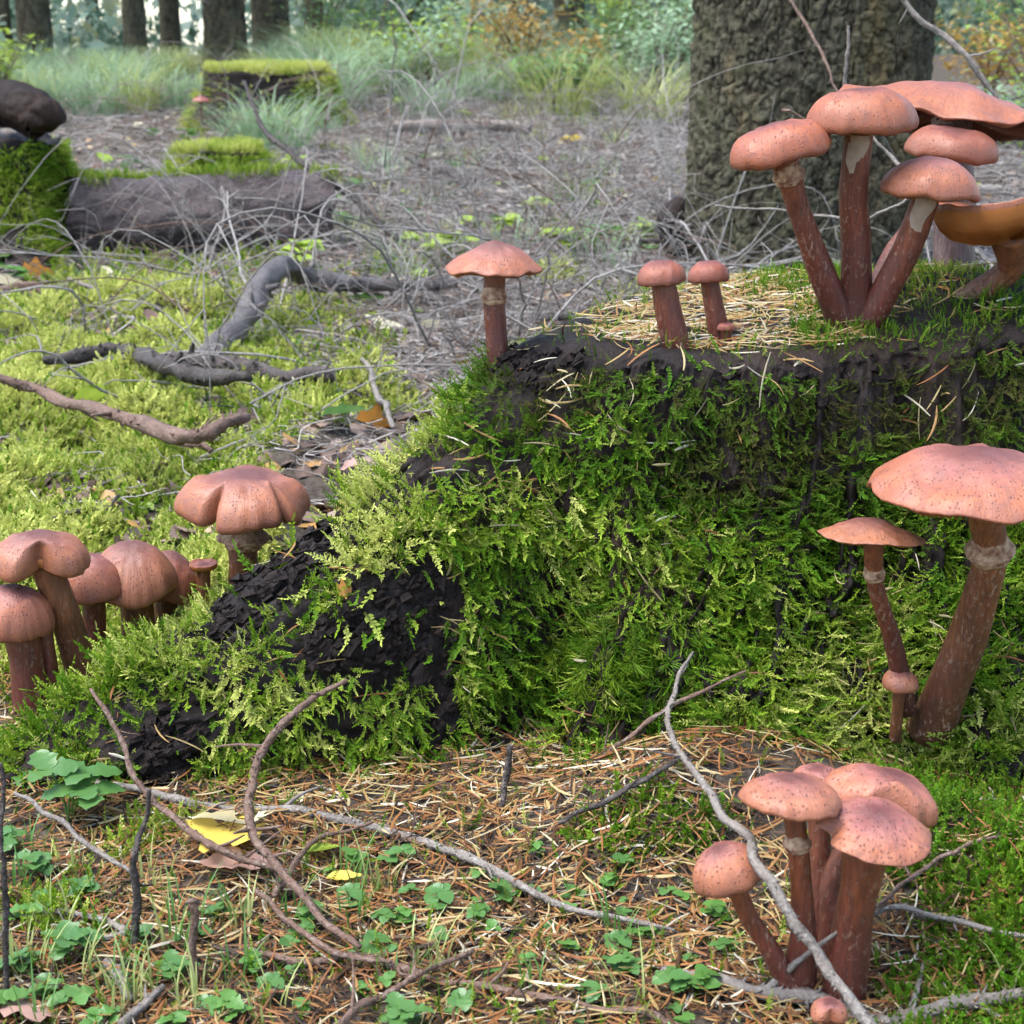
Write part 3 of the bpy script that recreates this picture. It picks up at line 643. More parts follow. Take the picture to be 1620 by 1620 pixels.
    cap = obj('cap', W, gridfaces(len(rp), nph)[:, ::-1], capmat, root, attrs={'u': np.repeat(uu_, nph), 'rx': np.tile(np.cos(ph), len(rp)), 'ry': np.tile(np.sin(ph), len(rp))})
    cap.data.materials.append(gills); mi = np.zeros(len(cap.data.polygons), np.int32); mi[(23 if prof == 'dish' else 25)*nph:] = 1; cap.data.polygons.foreach_set('material_index', mi)
    # gills: thin plates hanging below the underside
    gb = MB(); ng = 84 if prof != 'dish' else 200; js = np.linspace(22+2, len(rp)-1, 6).astype(int); js = [24, 25, 26, 27, 28]
    for g in range(ng):
        c = (g+.5)/ng*nph; c0 = int(c) % nph; c1 = (c0+1) % nph; fr = c-int(c)
        q = np.array([V[j, c0]*(1-fr)+V[j, c1]*fr for j in js]); short = g % 2
        if short: q = q[:3]
        dn = np.array([.03, .35, .6, .6, .5])[:len(q)]*Rr*(.13 if prof != 'dish' else .035)
        low = q - np.array([0, 0, 1.])*dn[:, None]
        vv2 = np.vstack([q + [0, 0, .001], low]) @ A.T + C - np.array(base); nq = len(q)
        gb.add(vv2, [[i, i+1, nq+i+1, nq+i] for i in range(nq-1)])
    gb.obj('gills', gills, cap, smooth=False)
    # ring on the stem
    if ring is not None:
        n_ = len(cl); i = int((1-ring)*(n_-1)); T, N, B = frames(cl); rr = np.interp(1-ring, np.linspace(0, 1, len(rad)), rad)
        an = np.linspace(0, 2*PI, 40, endpoint=False); jag = 1 + .10*noise(np.cos(an)*5, np.sin(an)*5, seed) + .06*noise(np.cos(an)*12, np.sin(an)*12, seed)
        bw = min(1.2, 1+.55*(ringw-1)); pr = [(.96, .95), (1.04, .65), (1.0+.4*(ringw-1), .25), (ringw, -.15), (ringw, -.24), (ringw*.96, -.30), (bw*1.02, -.22), (bw, -.42), (bw*1.01, -.72), (bw*.96, -.84), (.95, -.80)]
        v = np.vstack([cl[i] + rr*(1+(a_-1)*jag)[:, None]*(np.cos(an)[:, None]*N[i] + np.sin(an)[:, None]*B[i]) + T[i]*rr*(b_ + .12*noise(np.cos(an)*3, np.sin(an)*3, seed+a_))[:, None] for a_, b_ in pr])
        obj('ring', v, gridfaces(len(pr), 40)[:, ::-1], RING, root)
    if torn:
        n_ = len(cl); i = int(.80*n_); T, N, B = frames(cl); rr = np.interp(.8, np.linspace(0, 1, len(rad)), rad)
        u_ = np.linspace(-1, 1, 7)[None, :, None]; t_ = np.linspace(0, 1, 8)[:, None, None]
        toc = np.array([-cl[i][0]*0-.25, -1, .1]); toc /= np.linalg.norm(toc); sd_ = np.cross(T[i], toc); toc = np.cross(sd_, T[i])
        ang = u_*(.85-.5*t_)
        v = cl[i] + (toc*np.cos(ang) + sd_*np.sin(ang))*rr*(1.07 + .25*t_*(1-t_)) - T[i]*rr*(t_*2.6-1.4) + sd_*rr*.12*np.sin(t_*7)
        obj('torn_veil', v.reshape(-1, 3), gridfaces(8, 7, False), VEIL, root)
    return root
VEIL = m_ring(); VEIL.name = 'veil'
_q = NT('pale_veil'); _q.bs(color=_q.mix(_q.tex(150, 4), (.42, .33, .25), (.22, .14, .085)), rough=.7, spec=.2); VEIL = _q.m

hb = hit(1350, 515); DT = hb.y
g = 'mushrooms clustered on the stump top'
mushroom('mushroom leaning outward with tilted reddish cap and dark ring, on the stump top', g, (1157, 186, 1310, 264), DT-.03, [(1238, 262), (1262, 330), (1298, 430), (1338, 515)], [40, 38, 44, 56], CAP_ORANGE, prof='flat', tx=-14, ring=.14, ringw=1.35, dbase=DT, seed=1, lob=.05)
mushroom('tall straight mushroom with orange flat cap and pale torn veil, on the stump top', g, (1275, 139, 1447, 210), DT-.02, [(1355, 205), (1350, 300), (1355, 400), (1354, 520)], [46, 46, 50, 54], CAP_ORANGE, prof='flat', tx=-2, dbase=DT, seed=2, torn=1, lob=.05, ty=-2)
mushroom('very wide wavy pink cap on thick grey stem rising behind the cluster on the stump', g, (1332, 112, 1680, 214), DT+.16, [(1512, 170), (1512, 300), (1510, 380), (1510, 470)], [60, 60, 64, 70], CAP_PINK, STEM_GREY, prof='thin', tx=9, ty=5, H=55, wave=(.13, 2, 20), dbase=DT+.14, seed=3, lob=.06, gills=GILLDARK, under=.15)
mushroom('small dark reddish cap tucked under the widest wavy cap on the stump', g, (1432, 200, 1578, 262), DT+.07, [(1500, 250), (1450, 350), (1412, 410), (1384, 475)], [34, 32, 34, 38], CAP_DARK, prof='flat', tx=6, dbase=DT+.04, seed=4, ty=-6)
mushroom('slanting mushroom with pink domed cap and torn pale patch under it, on the stump top', g, (1394, 247, 1548, 318), DT-.03, [(1470, 312), (1443, 375), (1405, 455), (1372, 520)], [46, 44, 46, 46], CAP_PINK, prof='bell', tx=3, dbase=DT-.005, seed=5, torn=1)
mushroom('upturned mushroom showing broad orange gills, at the far end of the stump cluster', g, (1476, 306, 1720, 334), DT+.0, [(1602, 380), (1600, 415), (1580, 442), (1528, 482)], [70, 46, 44, 58], CAP_PINK, STEM_TAN, prof='dish', tx=-5, ty=8, H=66, wave=(.04, 2, 30), dbase=DT+.02, seed=6)
g = 'mushrooms standing apart on the stump rim'
mushroom('single mushroom with wide pink cap and ring on the stump corner edge', g, (708, 382, 857, 435), 1.27, [(780, 430), (780, 470), (784, 520), (790, 580)], [34, 33, 34, 40], CAP_PINK, prof='thin', ring=.30, ringw=1.28, seed=7, H=48, ty=2)
h2 = hit(1072, 548)
mushroom('plump young mushroom with rounded red cap and thick stem on the bare stump top', g, (1008, 411, 1085, 453), h2.y, [(1048, 448), (1056, 490), (1072, 552)], [36, 42, 46], CAP_DARK, prof='dome', tx=-4, seed=8, name='mushroom')
h3 = hit(1138, 537)
mushroom('smaller young mushroom with flattened red cap and a stub at its foot on the stump', g, (1088, 412, 1153, 448), h3.y, [(1122, 445), (1130, 490), (1140, 540)], [28, 32, 40], CAP_DARK, prof='dome', tx=-3, seed=9)
mushroom('tiny mushroom stub at the foot of a young mushroom on the stump', g, (1134, 510, 1162, 524), h3.y-.012, [(1148, 520), (1149, 545)], [17, 20], CAP_DARK, prof='flat', seed=10)
g = 'mushrooms on the mossy front of the stump'
hr = hit(1478, 1135); DR = hr.y - .02
mushroom('largest mushroom with broad pale pink cap and flaring cream ring, before the stump', g, (1378, 705, 1712, 822), DR-.06, [(1572, 800), (1566, 880), (1535, 1000), (1478, 1142)], [60, 54, 64, 80], CAP_PINK, STEM_TAN, prof='plane', tx=2, ty=0, ring=.30, ringw=1.5, dbase=DR, seed=11, lob=.03, H=72)
hr2 = hit(1430, 1095)
mushroom('slender mushroom with thin flat brown cap and bent scaly stem, before the stump', g, (1298, 825, 1462, 864), DR-.05, [(1378, 858), (1386, 925), (1412, 1010), (1432, 1105)], [34, 28, 30, 36], CAP_BROWN, STEM_RED, prof='thin', tx=3, ty=9, ring=.24, ringw=1.2, dbase=DR-.01, seed=12, H=32, lob=.06)
mushroom('tiny brown button mushroom at the foot of the largest mushroom', g, (1395, 1060, 1453, 1096), DR-.02, [(1424, 1090), (1420, 1120), (1418, 1150)], [22, 18, 20], CAP_BROWN, STEM_TAN, prof='dome', dbase=DR-.01, seed=13)
g = 'spotted mushrooms growing from the ground before the stump'
hB = hit(1300, 1575); DB = hB.y
mushroom('spotted mushroom with flat pointed cap and ringed stem in the ground cluster', g, (1170, 1237, 1328, 1298), DB-.01, [(1256, 1290), (1266, 1390), (1270, 1480), (1262, 1578)], [34, 34, 44, 64], CAP_SPOT, STEM_RED, prof='bell', tx=3, ring=.16, ringw=1.4, dbase=DB, seed=14, ty=6, H=44, lob=.05)
mushroom('half hidden spotted cap at the back of the ground cluster', g, (1248, 1213, 1336, 1265), DB+.05, [(1290, 1258), (1296, 1400), (1290, 1570)], [30, 34, 40], CAP_SPOT, STEM_RED, prof='dome', dbase=DB+.02, seed=15)
mushroom('spotted mushroom with deeply folded kidney shaped cap in the ground cluster', g, (1308, 1213, 1486, 1318), DB+.035, [(1370, 1280), (1322, 1380), (1314, 1470), (1308, 1572)], [40, 38, 40, 44], CAP_SPOT, STEM_RED, prof='dome', tx=14, dbase=DB+.01, seed=16, notch=((268, 30, .38, .35),), lob=.07, H=62, ty=8)
mushroom('spotted mushroom with broad cap tipped forward on thick stem in the ground cluster', g, (1292, 1273, 1470, 1368), DB-.02, [(1384, 1340), (1356, 1420), (1345, 1490), (1332, 1585)], [80, 60, 66, 80], CAP_SPOT, STEM_RED, prof='plane', tx=6, ty=-8, dbase=DB-.005, seed=17, notch=((196, 12, .22, 0),), lob=.04, H=36)
mushroom('spotted mushroom with helmet shaped cap bending away from the ground cluster', g, (1096, 1337, 1206, 1424), DB-.01, [(1158, 1392), (1186, 1455), (1218, 1505), (1250, 1562)], [34, 30, 32, 46], CAP_SPOT, STEM_RED, prof='dome', tx=-20, dbase=DB-.005, seed=18, ty=6, H=56)
mushroom('tiny curled mushroom beside a twig at the foot of the spotted cluster', g, (1282, 1584, 1342, 1622), DB-.065, [(1312, 1610), (1310, 1632), (1308, 1660)], [26, 24, 26], CAP_SPOT, STEM_RED, prof='dome', seed=19, notch=((270, 28, .5, .1),))
g = 'brown mushrooms in the moss behind the left root'
mushroom('lone mushroom with split lobed cap and wide ring behind the stump root', g, (283, 743, 492, 836), 1.33, [(386, 828), (386, 870), (386, 905), (386, 960)], [52, 48, 46, 50], CAP_BROWN, STEM_TAN, prof='flat', tx=1, ring=.22, ringw=1.75, seed=20, notch=((244, 6, .42, .25), (318, 5, .25, .2)), lob=.06, H=62, roll=.3)
DL = 1.22
mushroom('mushroom with curled cap folded above its long tan stem in the moss', g, (-14, 833, 138, 922), DL-.02, [(72, 892), (98, 960), (118, 1020), (144, 1095)], [48, 48, 50, 58], CAP_BROWN, STEM_TAN, prof='dome', tx=4, dbase=DL, seed=21, notch=((288, 26, .62, .25),), lob=.05, H=58)
mushroom('mushroom with wavy edged tan dome cap low in the moss', g, (138, 856, 280, 954), DL+.08, [(214, 940), (220, 975), (222, 1030)], [56, 50, 54], CAP_BROWN, STEM_TAN, prof='bell', tx=2, seed=22, wave=(.07, 3, 40), lob=.06)
mushroom('darker orange cap overlapped by the wavy tan cap in the moss', g, (212, 866, 312, 958), DL+.12, [(262, 950), (264, 985), (264, 1030)], [44, 40, 44], CAP_ORANGE, STEM_TAN, prof='bell', tx=18, seed=23, lob=.07)
mushroom('small funnel shaped mushroom with upturned whitish edge in the moss', g, (299, 876, 344, 898), DL+.10, [(321, 892), (321, 915), (322, 980)], [20, 22, 24], CAP_PINK, STEM_TAN, prof='dish', seed=24, H=12)
mushroom('pinkish mushroom wedged between curled and wavy caps in the moss', g, (96, 872, 196, 958), DL+.05, [(146, 940), (148, 985), (146, 1060)], [38, 36, 40], CAP_PINK, STEM_RED, prof='bell', seed=25, tx=-6)
mushroom('pink cushion shaped mushroom below the curled cap beside the moss', g, (-36, 926, 84, 1012), DL-.035, [(30, 996), (40, 1040), (48, 1128)], [60, 58, 66], CAP_PINK, STEM_RED, prof='dome', seed=26, lob=.05)
mushroom('tiny knob mushroom squeezed beside the pink cushion shaped mushroom', g, (56, 972, 86, 1000), DL-.03, [(70, 992), (76, 1030), (84, 1110)], [20, 22, 28], CAP_DARK, STEM_RED, prof='dome', seed=27)
mushroom('small dark mushroom far off beside the distant mossy stump', None, (304, 150, 332, 161), 8.0, [(318, 156), (318, 166), (318, 182)], [7, 6, 7], CAP_DARK, STEM_RED, prof='thin', seed=28)

# ------------------------------------------------------------------ trees
def trunk_mesh(r0, h, nth, zs, seed, plate, rough=.022, flare=.25):
    a = np.linspace(0, 2*PI, nth, endpoint=False); Zg, A = np.meshgrid(zs, a, indexing='ij')
    rr = r0*(1 - .045*np.clip(Zg, 0, None)/1.0*(r0/.28)**0 * .35) ; rr = np.maximum(rr, r0*.12)
    rr = rr + r0*flare*np.exp(-np.clip(Zg+.05, 0, None)/.16)*(1+.55*np.cos(A*5+seed)+.3*noise(np.cos(A)*3, np.sin(A)*3, seed))*.5
    u = A/(2*PI)*plate*1.0; u_ = u + .35*fbm(u, Zg*6, seed, 2)
    w0 = np.sin(A/2)**2                                                     # the seam of the pattern lies at the back
    d1, d2, idn = cell(u_*1.0, Zg*plate/(2*PI*r0)*.55 + .3*noise(u*2, Zg*14, seed), seed)
    edge = np.clip((d2-d1)/.13, 0, 1); c2 = cell(u_*2.3+5 + .3*noise(u*9, Zg*60, seed), Zg*plate/(2*PI*r0)*1.3, seed+5); e2 = np.clip((c2[1]-c2[0])/.14, 0, 1)
    hgt = .42*edge*(.25+.95*idn) + .34*e2*(.2+1.1*c2[2]) + .22*fbm(np.cos(A)*r0*70, np.sin(A)*r0*70, Zg*45, 3)
    rr = rr + rough*(hgt-.55)
    lean = .0
    v = np.stack([rr*np.cos(A)+lean*Zg, rr*np.sin(A), Zg], -1).reshape(-1, 3)
    return v, gridfaces(len(zs), nth), np.clip(hgt, 0, 1).ravel()
def crown_mesh(r, z0, z1, rad, n, seed):
    rg = np.random.default_rng(seed); mb = MB()
    for i in range(n):
        t = rg.random()**1.3; z = z0+(z1-z0)*t; a = rg.uniform(0, 2*PI); q = rad*(1-.85*t)*rg.uniform(.15, 1)**.6
        c = np.array([q*math.cos(a), q*math.sin(a), z-.25*q]); d = np.array([math.cos(a+rg.normal(0, .5)), math.sin(a+rg.normal(0, .5)), -.3+rg.normal(0, .2)]); d /= np.linalg.norm(d)
        s = np.cross(d, [0, 0, 1.]); s /= np.linalg.norm(s); L = rg.uniform(.25, .6)
        for k in (-1, 0, 1):
            e = c + d*L + s*k*L*.6 - np.array([0, 0, .12*L*abs(k)]); m_ = (c+e)/2 + np.array([0, 0, .05])
            mb.add([c, m_+s*.045, e, m_-s*.045], [[0, 1, 2, 3]])
    return mb
NEEDLE_GREEN = m_leaf('needle_green', (.03, .075, .025), (.06, .13, .045), .5, .25)
def tree(name, label, px, py_base, d, wpx, h, group=None, fine=False, seed=0, dead=6, crown=(4.5, 13, 2.2, 500)):
    b = P(px, py_base, d); m = d/F*1.02; r0 = wpx*m/2; z0 = g1(b.x, d) - .02 if not fine else g1(b.x, d)-.03
    t = thing(name, (b.x, d, z0), label, 'tree', group)
    zs = np.concatenate([np.linspace(-.1, .95, 330), np.linspace(1.0, h, 60)]) if fine else np.concatenate([np.linspace(-.1, 1.6, 60), np.linspace(1.7, h, 30)])
    v, f, cav = trunk_mesh(r0, h, 640 if fine else 64, zs, seed, 60 if fine else 16, .019 if fine else .05*r0*1.8, .07 if fine else .4)
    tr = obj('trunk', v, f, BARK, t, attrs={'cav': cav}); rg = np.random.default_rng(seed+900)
    for k in range(dead):
        a = rg.uniform(0, 2*PI); z = rg.uniform(.5, 2.6); L = rg.uniform(.5, 1.3); dr = np.array([math.cos(a), math.sin(a), rg.uniform(-.2, .35)])
        q = np.array([0, 0, z]) + dr*r0*.8; mb = MB(); tube(mb, [q, q+dr*L*.5+[0, 0, -.03], q+dr*L+rg.normal(0, .12, 3)], [.010, .007, .002], 10, 5)
        for j in range(3):
            s_ = rg.uniform(.3, .9); q2 = q + dr*L*s_; tube(mb, [q2, q2 + dr*.15 + rg.normal(0, .14, 3)], [.004, .0012], 5, 4)
        mb.obj('dead_branch', TW_GREY, t)
    if crown: crown_mesh(r0, *crown, seed).obj('crown', NEEDLE_GREEN, t, smooth=False)
    return t
big = tree('conifer_tree', 'large scaly-barked conifer trunk rising close behind the mossy stump', 1264, 440, 3.78, 352, 14, None, True, 3, 0, (6, 13.5, 2.4, 420))
bz = big.location
# a loose slab of bark on the flank of the near trunk
fl = catmull([P(1078, 312, 3.70), P(1062, 345, 3.69), P(1072, 390, 3.70), P(1098, 425, 3.72)], 14) - np.array(bz); mb = MB()
tube(mb, fl, [.010, .035, .030, .012], 16, 9, .2, .6, 4); mb.obj('bark_flap', DEAD, big)
gt = 'conifer trunks standing in the distance'
for i, (x_, wd, yb, d, lb) in enumerate([(58, 50, 88, 13, 'pale grey-green conifer trunk beyond the bright leafy shrub'), (216, 34, 92, 14, 'slim dark conifer trunk beyond the grass tussocks'), (272, 30, 92, 15, 'slim brown conifer trunk near another slim trunk'), (358, 62, 92, 14.5, 'stout brown conifer trunk close beside its twin beyond the far stump'), (430, 56, 90, 15.5, 'stout reddish conifer trunk close beside its twin'), (497, 30, 60, 19, 'dark conifer trunk deep in the wood'), (655, 30, 50, 20, 'dark far conifer trunk behind tall grass'), (822, 36, 60, 17, 'rusty conifer trunk behind the brown bracken'), (900, 46, 40, 19, 'red-brown conifer trunk behind the bracken and shrubs'), (-90, 60, 92, 12, 'stout conifer trunk at the edge of the wood'), (12, 18, 85, 20, 'thin far conifer trunk among pale sky gaps'), (560, 34, 60, 24, 'distant conifer trunk standing in shade'), (1010, 40, 50, 24, 'distant conifer trunk near the large near trunk'), (1700, 60, 40, 14, 'conifer trunk beyond the yellow shrub'), (150, 22, 80, 26, 'very thin far conifer trunk before the sky'), (-260, 56, 90, 14, 'stout conifer trunk outermost at the wood edge beyond the slab stump'), (-420, 50, 90, 18, 'conifer trunk deep beyond the slab stump'), (-600, 60, 90, 13, 'conifer trunk well aside of the slab stump'), (1880, 50, 60, 17, 'conifer trunk well beyond the yellow-green bush')]):
    tree('conifer_tree', lb, x_, yb, d, wd, 11, gt, False, 20+i, 7, (4.5, 11, 1.7, 60))

# ------------------------------------------------------------------ twigs, branches, logs
def twig(label, pts, wpx, mat, group=None, spurs=0, name='twig', lift=.003, seed=0, cat='twig', jit=1.3, seg=8, n=None, pegs=None):
    W = []
    for q in pts:
        if len(q) == 3: W.append(np.array(P(*q)))
        else:
            h = np.array(hit(*q)); c0 = np.array([0, 0, CAM_H]); W.append(c0 + (h-c0)*(1-lift/(CAM_H-h[2])))
    W = np.array(W); m = np.mean(np.linalg.norm(W-[0, 0, CAM_H], axis=1))/F
    base = W[0].copy(); t = thing(name, base, label, cat, group); rad = [q*m/2 for q in wpx]
    mb = MB(); n = n or max(20, 14*len(W)); cl = tube(mb, W-base, rad, n, seg, jit, .38, seed)
    rg = np.random.default_rng(seed+77); Tp, Np, Bp = frames(cl)
    for k in range(pegs if pegs is not None else n):                        # scars of lost needles and buds
        i = rg.integers(1, n-1); r_ = np.interp(i/n, np.linspace(0, 1, len(rad)), rad); a = rg.uniform(0, 2*PI)
        o_ = Np[i]*math.cos(a)+Bp[i]*math.sin(a); dv = o_ + Tp[i]*rg.uniform(.2, 1.2); L = r_*rg.uniform(.5, 1.3)
        c_ = cl[i] + o_*r_*.8; s1 = np.cross(dv, o_); s1 /= np.linalg.norm(s1)+1e-9; s2 = Tp[i]
        mb.add([c_+s1*r_*.3, c_+s2*r_*.35, c_-s1*r_*.3, c_-s2*r_*.35, c_+dv*L], [[0, 1, 4], [1, 2, 4], [2, 3, 4], [3, 0, 4]], v=.5)
    mb.obj('shaft', mat, t)
    T, N, B = frames(cl)
    for k in range(spurs):
        i = rg.integers(3, n-3); a = rg.uniform(0, 2*PI); r_ = np.interp(i/n, np.linspace(0, 1, len(rad)), rad)
        dv = (N[i]*math.cos(a)+B[i]*math.sin(a))*1.0 + T[i]*rg.uniform(.3, 1.1); dv /= np.linalg.norm(dv); L = min(r_*rg.uniform(4, 14), .035 + 8*r_*(r_ < .006))
        mb = MB(); tube(mb, [cl[i], cl[i]+dv*L*.5, cl[i]+dv*L+rg.normal(0, .2, 3)*L*.5], [r_*.55, r_*.4, r_*.2], 7, 5); mb.obj('side_twig', mat, t)
    return t
g = 'twigs lying on the ground before the stump'
twig('brown twig curving from the mossy root down over the needles', [(545, 1072, 1.0), (470, 1125, .985), (412, 1185, .965), (398, 1240, .945), (402, 1310, .915), (435, 1368, .885), (500, 1432, .85), (572, 1498, .815)], [7, 11, 13, 14, 14, 13, 11, 8], TW_BROWN, g, 5, seed=1)
twig('long grey lichened twig lying across the needles before the root', [(150, 1238), (250, 1262), (340, 1276), (440, 1280), (540, 1296), (640, 1318), (710, 1340), (790, 1380), (870, 1425), (960, 1450), (1060, 1475)], [9, 12, 15, 15, 15, 14, 14, 13, 10, 8, 5], TW_GREY, g, 7, lift=.009, seed=2)
twig('long thin twig arching from the moss in front of the spotted mushrooms', [(1098, 1038, 1.06), (1066, 1100, 1.0), (1072, 1180, .93), (1128, 1262, .84), (1190, 1335, .775), (1240, 1430, .735), (1300, 1520, .715), (1372, 1625, .69)], [6, 9, 11, 13, 14, 14, 15, 16], TW_GREY, g, 5, seed=3, name='twig')
twig('straight reddish twig lying along the ground among the small leaved plants', [(390, 1500), (480, 1520), (580, 1516), (700, 1550), (790, 1562), (900, 1585), (1010, 1600), (1090, 1625)], [8, 12, 14, 14, 13, 13, 12, 10], TW_BROWN, g, 5, lift=.008, seed=4)
twig('thick grey branch lying in front of the spotted mushrooms', [(1060, 1532), (1130, 1548), (1210, 1570), (1290, 1585), (1370, 1606), (1450, 1612), (1540, 1596), (1640, 1572)], [16, 22, 25, 26, 26, 25, 23, 20], TW_GREY, g, 6, lift=.006, seed=5, name='branch', cat='branch')
twig('slender brown twig slanting from the moss to the yellow leaf', [(146, 1092, 1.0), (190, 1170, .97), (240, 1258, .945), (300, 1320, .92), (370, 1352, .90), (445, 1372, .885)], [6, 8, 10, 11, 11, 10], TW_BROWN, g, 3, seed=6)
twig('dark upright stalk standing at the edge of the needle bed', [(0, 1205, .80), (4, 1320, .79), (8, 1440, .785), (12, 1640, .78)], [6, 8, 9, 9], TW_DARK, g, 2, seed=7)
twig('dark kinked upright twig between the small green plants', [(234, 1246, .85), (222, 1320, .845), (212, 1360, .84), (218, 1450, .835), (208, 1620, .83)], [6, 8, 12, 12, 10], TW_DARK, g, 2, seed=8)
twig('short broken upright stalk among the small green plants', [(300, 1420, .80), (308, 1470, .80), (312, 1600, .80)], [14, 12, 14], TW_BROWN, g, 1, seed=9)
twig('pale thin stalk lying slanted across the small green plants', [(20, 1252, .93), (80, 1290, .91), (150, 1340, .89), (206, 1376, .87)], [6, 8, 8, 6], TW_GREY, g, 0, seed=10)
twig('brown twig crossing the reddish twig near the small plants', [(530, 1625), (600, 1580), (680, 1535), (752, 1500)], [12, 12, 10, 7], TW_BROWN, g, 3, lift=.016, seed=11)
twig('short stubby grey twig near the dark kinked twig', [(175, 1526), (200, 1560), (216, 1590)], [20, 18, 14], TW_GREY, g, 1, lift=.006, seed=12)
twig('forked grey twig end at the edge of the plants', [(196, 1622), (230, 1590), (256, 1562)], [14, 13, 9], TW_GREY, g, 2, lift=.010, seed=13)
twig('thin twig leaning over the moss at the foot of the stump', [(842, 1300, 1.0), (905, 1240, 1.02), (960, 1190, 1.04), (1060, 1120, 1.05), (1180, 1060, 1.05)], [5, 7, 8, 7, 4], TW_BROWN, g, 3, seed=14)
twig('short dark stub standing up from the needles at the stump foot', [(808, 1178, 1.02), (798, 1220, 1.015), (790, 1290, 1.0)], [9, 10, 9], TW_DARK, g, 0, seed=15)
twig('thin twig running from the needles up to the moss cushion', [(880, 1300), (960, 1265), (1030, 1225), (1090, 1190)], [7, 9, 9, 7], TW_DARK, g, 2, lift=.012, seed=16)
twig('brown forked twig behind the curving brown twig', [(435, 1415), (450, 1395), (500, 1330), (590, 1300)], [9, 9, 8, 5], TW_BROWN, g, 2, lift=.015, seed=17)
twig('dark red twig among the green plants below the brown leaf', [(405, 1410), (450, 1455), (520, 1505), (620, 1520)], [8, 10, 10, 7], TW_BROWN, g, 3, lift=.013, seed=18)
twig('grey looping twig lying among the small lobed leaves', [(30, 1455), (90, 1446), (160, 1455), (200, 1478), (150, 1482), (80, 1462)], [8, 10, 11, 10, 8, 6], TW_GREY, g, 1, lift=.010, seed=19)
twig('thin twig lying by the moss behind the spotted mushrooms', [(1370, 1452), (1430, 1438), (1500, 1455), (1620, 1480)], [7, 10, 9, 7], TW_GREY, g, 2, lift=.010, seed=20)
twig('fine dead twig crossing the moss above the spotted mushrooms', [(1330, 1480), (1420, 1405), (1500, 1350), (1600, 1318)], [5, 7, 6, 5], TW_BROWN, g, 2, lift=.014, seed=21)
twig('dark thin twig stub lying on the broad pale cap', [(1570, 734, DR-.075), (1640, 738, DR-.075), (1680, 741, DR-.075)], [7, 7, 6], TW_DARK, None, 0, seed=22)
g = 'fallen branches behind the mossy stump'
twig('bent grey branch arching up from the ground behind the stump root', [(318, 578, 2.42), (345, 545, 2.50), (392, 498, 2.66), (418, 448, 2.84), (452, 424, 2.98), (490, 444, 3.05), (550, 452, 3.1), (630, 450, 3.15), (720, 446, 3.2)], [30, 33, 34, 33, 32, 32, 30, 24, 14], TW_WET, g, 4, seed=31, name='branch', cat='branch', seg=14, n=70, jit=.5)
twig('dark branch lying on the moss carpet', [(68, 560), (150, 558), (215, 562), (270, 580), (325, 598), (385, 606)], [14, 26, 28, 30, 24, 14], TW_DARK, g, 2, lift=.075, seed=32, name='branch', cat='branch', seg=12)
twig('blackish branch lying under the bent grey branch', [(265, 566), (330, 574), (400, 582), (460, 594), (528, 606)], [20, 24, 27, 26, 22], TW_DARK, g, 2, lift=.058, seed=33, name='branch', cat='branch', seg=12)
twig('brown branch with reddish end lying across the moss carpet', [(-20, 606), (60, 620), (140, 640), (210, 664), (290, 686), (345, 678), (396, 660)], [15, 18, 19, 22, 22, 19, 16], TW_BROWN, g, 2, lift=.085, seed=34, name='branch', cat='branch', seg=12)
twig('thin fork lying beside the brown branch on the moss carpet', [(232, 676), (280, 694), (335, 712)], [9, 12, 8], TW_BROWN, g, 1, lift=.04, seed=35)
twig('grey branch poking out behind the mossy root', [(596, 604), (660, 606), (722, 608)], [14, 20, 16], TW_GREY, g, 1, lift=.02, seed=36, name='branch', cat='branch')
twig('dark twig lying below the moss near the curled mushroom', [(20, 830), (90, 818), (160, 805), (190, 785)], [5, 8, 8, 5], TW_DARK, g, 2, lift=.02, seed=37)
twig('long thin pale twig slanting over the moss carpet', [(302, 560, 2.5), (340, 620, 2.35), (385, 675, 2.2), (445, 715, 2.05)], [6, 9, 9, 6], TW_GREY, g, 2, seed=38)
twig('grey stick leaning beside the orange leaf behind the root', [(578, 572, 2.3), (600, 625, 2.1), (622, 675, 1.9)], [7, 10, 8], TW_GREY, g, 0, seed=39)
twig('bowed grey twig stretching behind the lone capped mushroom', [(850, 372, 4.2), (905, 388, 4.1), (960, 393, 4.0), (1010, 386, 3.95), (1075, 372, 3.9)], [9, 11, 12, 10, 8], TW_DARK, g, 2, seed=40)
twig('long drooping twig sweeping down over the mossy far stumps', [(380, 130, 4.4), (412, 195, 4.3), (450, 236, 4.2), (520, 285, 4.1), (590, 345, 4.0), (650, 390, 3.95), (700, 402, 3.9)], [5, 8, 10, 10, 9, 8, 6], TW_DARK, g, 6, seed=41)
twig('grey stick lying across the dead twigs in the open', [(640, 250), (700, 270), (745, 292)], [10, 14, 12], TW_DARK, g, 1, lift=.05, seed=42)
twig('pale weathered pole lying on the twig litter', [(622, 202), (700, 200), (770, 201), (838, 204)], [16, 20, 20, 16], TW_GREY, g, 1, lift=.05, seed=43, name='branch', cat='branch', jit=.3)
twig('thin dark root stick near the grey log', [(330, 390, 3.9), (345, 412, 3.85), (358, 445, 3.8)], [12, 15, 12], TW_DARK, g, 0, seed=44)
twig('short brown stick lying before the grey log', [(268, 446), (320, 440), (355, 444)], [12, 17, 14], TW_BROWN, g, 1, lift=.02, seed=45)
twig('brown stick lying on the ground below the far mossy stump', [(-10, 462), (60, 462), (130, 470), (200, 468)], [10, 14, 13, 8], TW_BROWN, g, 2, lift=.02, seed=46)
